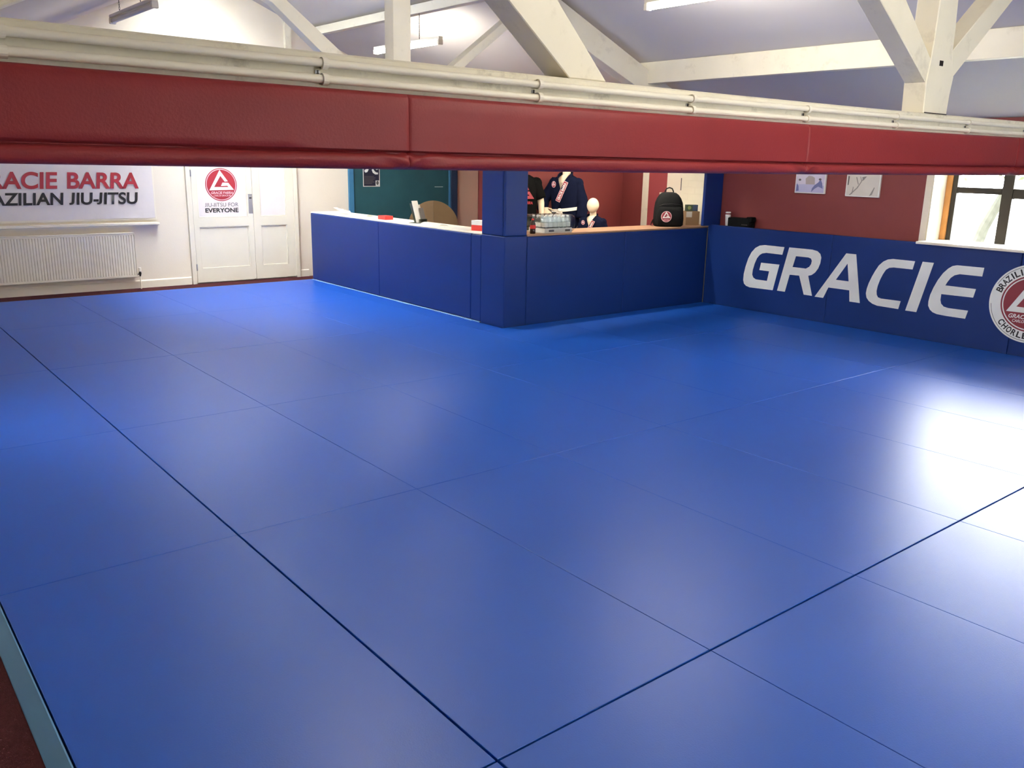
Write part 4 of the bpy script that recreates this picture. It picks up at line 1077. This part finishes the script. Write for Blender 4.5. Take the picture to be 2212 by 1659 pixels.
def sleeve(bm, sh, el, wr, r0, r1, r2, upto=1.0):
    a, b, c_ = Vector(sh), Vector(el), Vector(wr)
    P = []; R = []
    st = a + (a-b).normalized()*0.03 + Vector((-a.x*0.18, 0, 0.0))
    for q in range(6): u = q/5; P.append(st.lerp(b, u)); R.append(r0+(r1-r0)*u)
    if upto > 1:
        for q in range(1, 7): u = q/6; P.append(b.lerp(c_, u*(upto-1))); R.append(r1+(r2-r1)*u)
    tube(bm, P, [r*(1+0.04*math.sin(i*1.9)) for i, r in enumerate(R)], 18)
    ball(bm, a + Vector((-a.x*0.06, 0, -0.004)), r0*0.93, seg=18)

def ribbon(path, w, th, m, name, t, MX, up=None):
    """flat band lying on the chest: path of points, width vector from the curve, thickness outward (-y)"""
    bm = bmesh.new(); rows = []
    for i, p in enumerate(path):
        a = path[max(i-1, 0)]; b = path[min(i+1, len(path)-1)]
        tg = (b-a).normalized(); nr = Vector((p.x*1.2, p.y, 0)).normalized()
        sd = tg.cross(nr).normalized()*w/2
        rows.append([bm.verts.new(p+sd), bm.verts.new(p+sd+nr*th), bm.verts.new(p-sd+nr*th), bm.verts.new(p-sd)])
    for a, b in zip(rows, rows[1:]):
        for k in range(4): bm.faces.new((a[k], a[(k+1) % 4], b[(k+1) % 4], b[k]))
    bm.faces.new(rows[0]); bm.faces.new(rows[-1][::-1])
    bmesh.ops.recalc_face_normals(bm, faces=bm.faces[:])
    xf(bm, MX); return obj(name, bm, m, t)

def trousers(t, MX, m, arms=None):
    bm = bmesh.new()
    loft(bm, [(.72, .19, .13, 0, 0), (.80, .195, .135, 0, 0), (.90, .19, .132, 0, 0), (1.02, .172, .122, 0, 0)], 28)
    for sx in (-1, 1):
        tube(bm, [(sx*.095, 0, .84), (sx*.10, 0, .62), (sx*.108, .0, .35), (sx*.110, .01, .10)], [.108, .098, .088, .082], 20)
    xf(bm, MX); obj('trousers', remesh(bm, 0.008, 3), m, t, smooth=True)

def gi(t, MX, arms, patch_text=True, sc=1.0):
    bm = bmesh.new(); n = 72
    zs = [.70+.792*i/52 for i in range(53)]
    R = []
    for z in zs:
        rx, ry = tor(z)
        R.append([bm.verts.new((rx*math.cos(2*PI*k/n), ry*math.sin(2*PI*k/n)*(1+0.015*math.sin(k*.9+z*31)), z)) for k in range(n)])
    for a, b in zip(R, R[1:]):
        for k in range(n): bm.faces.new((a[k], a[(k+1) % n], b[(k+1) % n], b[k]))
    # open V at the neck
    kill = [f for f in bm.faces if f.calc_center_median().y < 0 and f.calc_center_median().z > 1.30 and abs(f.calc_center_median().x + 0.012) < (f.calc_center_median().z-1.30)*0.40]
    bmesh.ops.delete(bm, geom=kill, context='FACES')
    bmesh.ops.solidify(bm, geom=bm.faces[:], thickness=0.006)
    for (sh, el, wr, *_r) in arms: sleeve(bm, sh, el, wr, .078, .074, .072, 1.86)
    xf(bm, MX); obj('jacket', bm, 'navy', t, smooth=True)
    # lapels: from behind the neck down, crossing at the belt
    for sgn in (1, -1):
        path = [Vector((sgn*.02, .082, 1.50)), Vector((sgn*.062, .05, 1.505)), Vector((sgn*.082, -.01, 1.495))]
        for q in range(22):
            u = q/21; z = 1.47-(1.47-1.075)*u; xx = sgn*(.090-.155*u) if sgn > 0 else sgn*(.084-.130*u)
            path.append(surf(xx, z, .004 if sgn < 0 else .010))
        ribbon(path, .058, .008, 'navy', 'lapel', t, MX)
    # belt, knot and tails
    bm = bmesh.new(); n = 48; rows = []
    for k in range(n):
        a = 2*PI*k/n; row = []
        for dz, do in ((-.02, .012), (-.02, .02), (.02, .02), (.02, .012)):
            z = 1.065+dz; rx, ry = tor(z); row.append(bm.verts.new(((rx+do)*math.cos(a), (ry+do)*math.sin(a), z + .012*math.sin(a) + .022*math.cos(a))))
        rows.append(row)
    for i in range(n):
        a, b = rows[i], rows[(i+1) % n]
        for k in range(4): bm.faces.new((a[k], a[(k+1) % 4], b[(k+1) % 4], b[k]))
    bmesh.ops.recalc_face_normals(bm, faces=bm.faces[:])
    xf(bm, MX); be = obj('belt', bm, 'belt_white', t, smooth=False)
    bm = bmesh.new(); ball(bm, (0, -.172, 1.052), .028, (1.3, .7, 1.0), 14); xf(bm, MX); obj('knot', bm, 'belt_white', be, smooth=True)
    for sx in (-1, 1):
        path = [Vector((sx*.008, -.172, 1.045)), Vector((sx*.035, -.182, 1.0)), Vector((sx*.055, -.185, .93)), Vector((sx*.062, -.180, .84))]
        ribbon(path, .038, .006, 'belt_white', 'belt_end', be, MX)
    # patches
    p0, p1 = surf(.070, 1.415, .022), surf(-.035, 1.165, .022)
    up = (p0-p1).normalized(); ln = (p0-p1).length
    nrm = Vector((.10, -1, .12)).normalized()
    o_ = (p0+p1)/2 + Vector((0, -.012, 0))
    X = up if sc > 0 else -up
    PMx = MX @ basis(o_, X, nrm.cross(X))
    def rr(w_, h_): return [(-w_/2, -h_/2), (w_/2, -h_/2), (w_/2, h_/2), (-w_/2, h_/2)]
    pa = obj('lapel_patch', put(flat_shape([rr(ln, .062)], .003), PMx), 'pink_print', t)
    obj('patch_field', put(flat_shape([rr(ln-.012, .050)], .002), PMx, .0026), 'crimson', pa)
    obj('lettering', put(text_bm('GRACIE BARRA', ln-.04, .032, .03, 0, .001, 'C'), PMx @ Matrix.Translation((0, -.016, 0)), .0042), 'white_print', pa)
    q = surf(-.115, 1.375, .012); nn = Vector((-.45, -1, .1)).normalized(); RX = Vector((0, 0, 1)).cross(nn)
    QM = MX @ basis(q, RX, (0, 0, 1))
    pa = obj('chest_patch', put(flat_shape([circle(.040, 28)], .002), QM), 'pink_print', t)
    obj('patch_disc', put(flat_shape([circle(.034, 28)], .002), QM, .0014), 'navy' if sc < 0 else 'crimson', pa)
    obj('patch_triangle', put(flat_shape([[(a*.036, b*.036) for a, b in GB]], .001), QM, .003), 'white_print', pa)

L_DOWN = [(.178, 0, 1.395), (.236, .015, 1.15), (.250, -.045, .925), (.05, -.12, -1), (-1, -.15, 0), .45, 1]
R_HIP = [(-.178, 0, 1.395), (-.30, -.03, 1.17), (-.235, -.20, 1.06), (.75, -.45, -.25), (.3, .5, -.6), .6, -1]
R_DOWN = [(-.178, 0, 1.395), (-.236, .02, 1.15), (-.25, -.04, .925), (-.05, -.12, -1), (1, -.15, 0), .35, -1]
t, MX = mannequin('mannequin', 'adult mannequin in a navy wrap jacket tied with a white belt', 7.71, 8.45, math.radians(-67), 1.80, [L_DOWN, R_HIP], 0)
gi(t, MX, [L_DOWN, R_HIP]); trousers(t, MX, 'navy')
t, MX = mannequin('mannequin', 'mannequin in a black T-shirt with a red triangle print, partly behind the blue column', 7.05, 8.53, math.radians(-40), 1.80, [L_DOWN, R_DOWN], 0)
bm = bmesh.new()
loft(bm, [(z, rx*.94, ry*.93, 0, 0) for z, rx, ry in TOR if z > .75], 40, caps=False)
bmesh.ops.solidify(bm, geom=bm.faces[:], thickness=0.004)
for a in (L_DOWN, R_DOWN): sleeve(bm, a[0], Vector(a[0]).lerp(Vector(a[1]), .78), a[2], .082, .076, .07, 1.0)
xf(bm, MX); obj('t_shirt', bm, 'black_cloth', t, smooth=True)
trousers(t, MX, 'black_cloth')
QM = MX @ basis(surf(.01, 1.27, -.002), (1, 0, 0), (0, 0.05, 1))
obj('shirt_print', put(flat_shape([[(a*.17, b*.20) for a, b in GB]], .002), QM), 'crimson', t)
obj('shirt_lettering', put(text_bm('GRACIE BARRA', .24, .034, .02, 0, .001, 'C'), QM @ Matrix.Translation((0, -.13, 0))), 'red_print', t)
t, MX = mannequin('mannequin', 'child mannequin with a smooth egg shaped head and navy wrap jacket', 7.66, 7.88, math.radians(-66), 1.22, [L_DOWN, R_DOWN], 0, 'child', wide=1.14)
gi(t, MX, [L_DOWN, R_DOWN], sc=1.0); trousers(t, MX, 'navy')

# ================================================================== OUTSIDE
structure('ground', B((9.63, -30, -0.8), (60, 45, -0.4)), 'grass', 'sunlit lawn outside')
def tree(x, y, h, lean, label, seed):
    rnd = random.Random(seed)
    t = thing('tree', label, 'tree', (x, y, -0.4))
    bm = bmesh.new()
    top = (x+lean[0], y+lean[1], h*0.62)
    tube(bm, [(x, y, -0.4), (x+lean[0]*.3, y+lean[1]*.3, h*.2), (x+lean[0]*.7, y+lean[1]*.7, h*.45), top], [.13, .10, .08, .05], 8)
    for k in range(6):
        a = rnd.uniform(0, 2*PI); s = h*rnd.uniform(.38, .6)
        b0 = Vector((x+lean[0]*s/(h*.62), y+lean[1]*s/(h*.62), s)); b1 = b0 + Vector((math.cos(a)*.8, math.sin(a)*.8, rnd.uniform(.3, 1.0)))
        tube(bm, [b0, b0.lerp(b1, .5)+Vector((0, 0, .08)), b1], [.04, .03, .012], 6)
    obj('trunk', bm, 'tree_bark', t)
    bm = bmesh.new()
    for k in range(1400):
        u, v, w_ = rnd.gauss(0, 1), rnd.gauss(0, 1), rnd.gauss(0, 1)
        c_ = Vector((top[0]+u*.75, top[1]+v*.75, h*.78+w_*h*.13))
        d = Vector((rnd.uniform(-1, 1), rnd.uniform(-1, 1), rnd.uniform(-1, 1))).normalized(); e = d.orthogonal().normalized()
        a_, b_ = d*.09, e*.05
        bm.faces.new([bm.verts.new(c_-a_), bm.verts.new(c_+b_), bm.verts.new(c_+a_), bm.verts.new(c_-b_)])
    obj('foliage', bm, 'leaf', t)
tree(17.4, 7.55, 3.4, (0.3, -0.75), 'slim leaning tree with pale green leaves outside the window', 3)
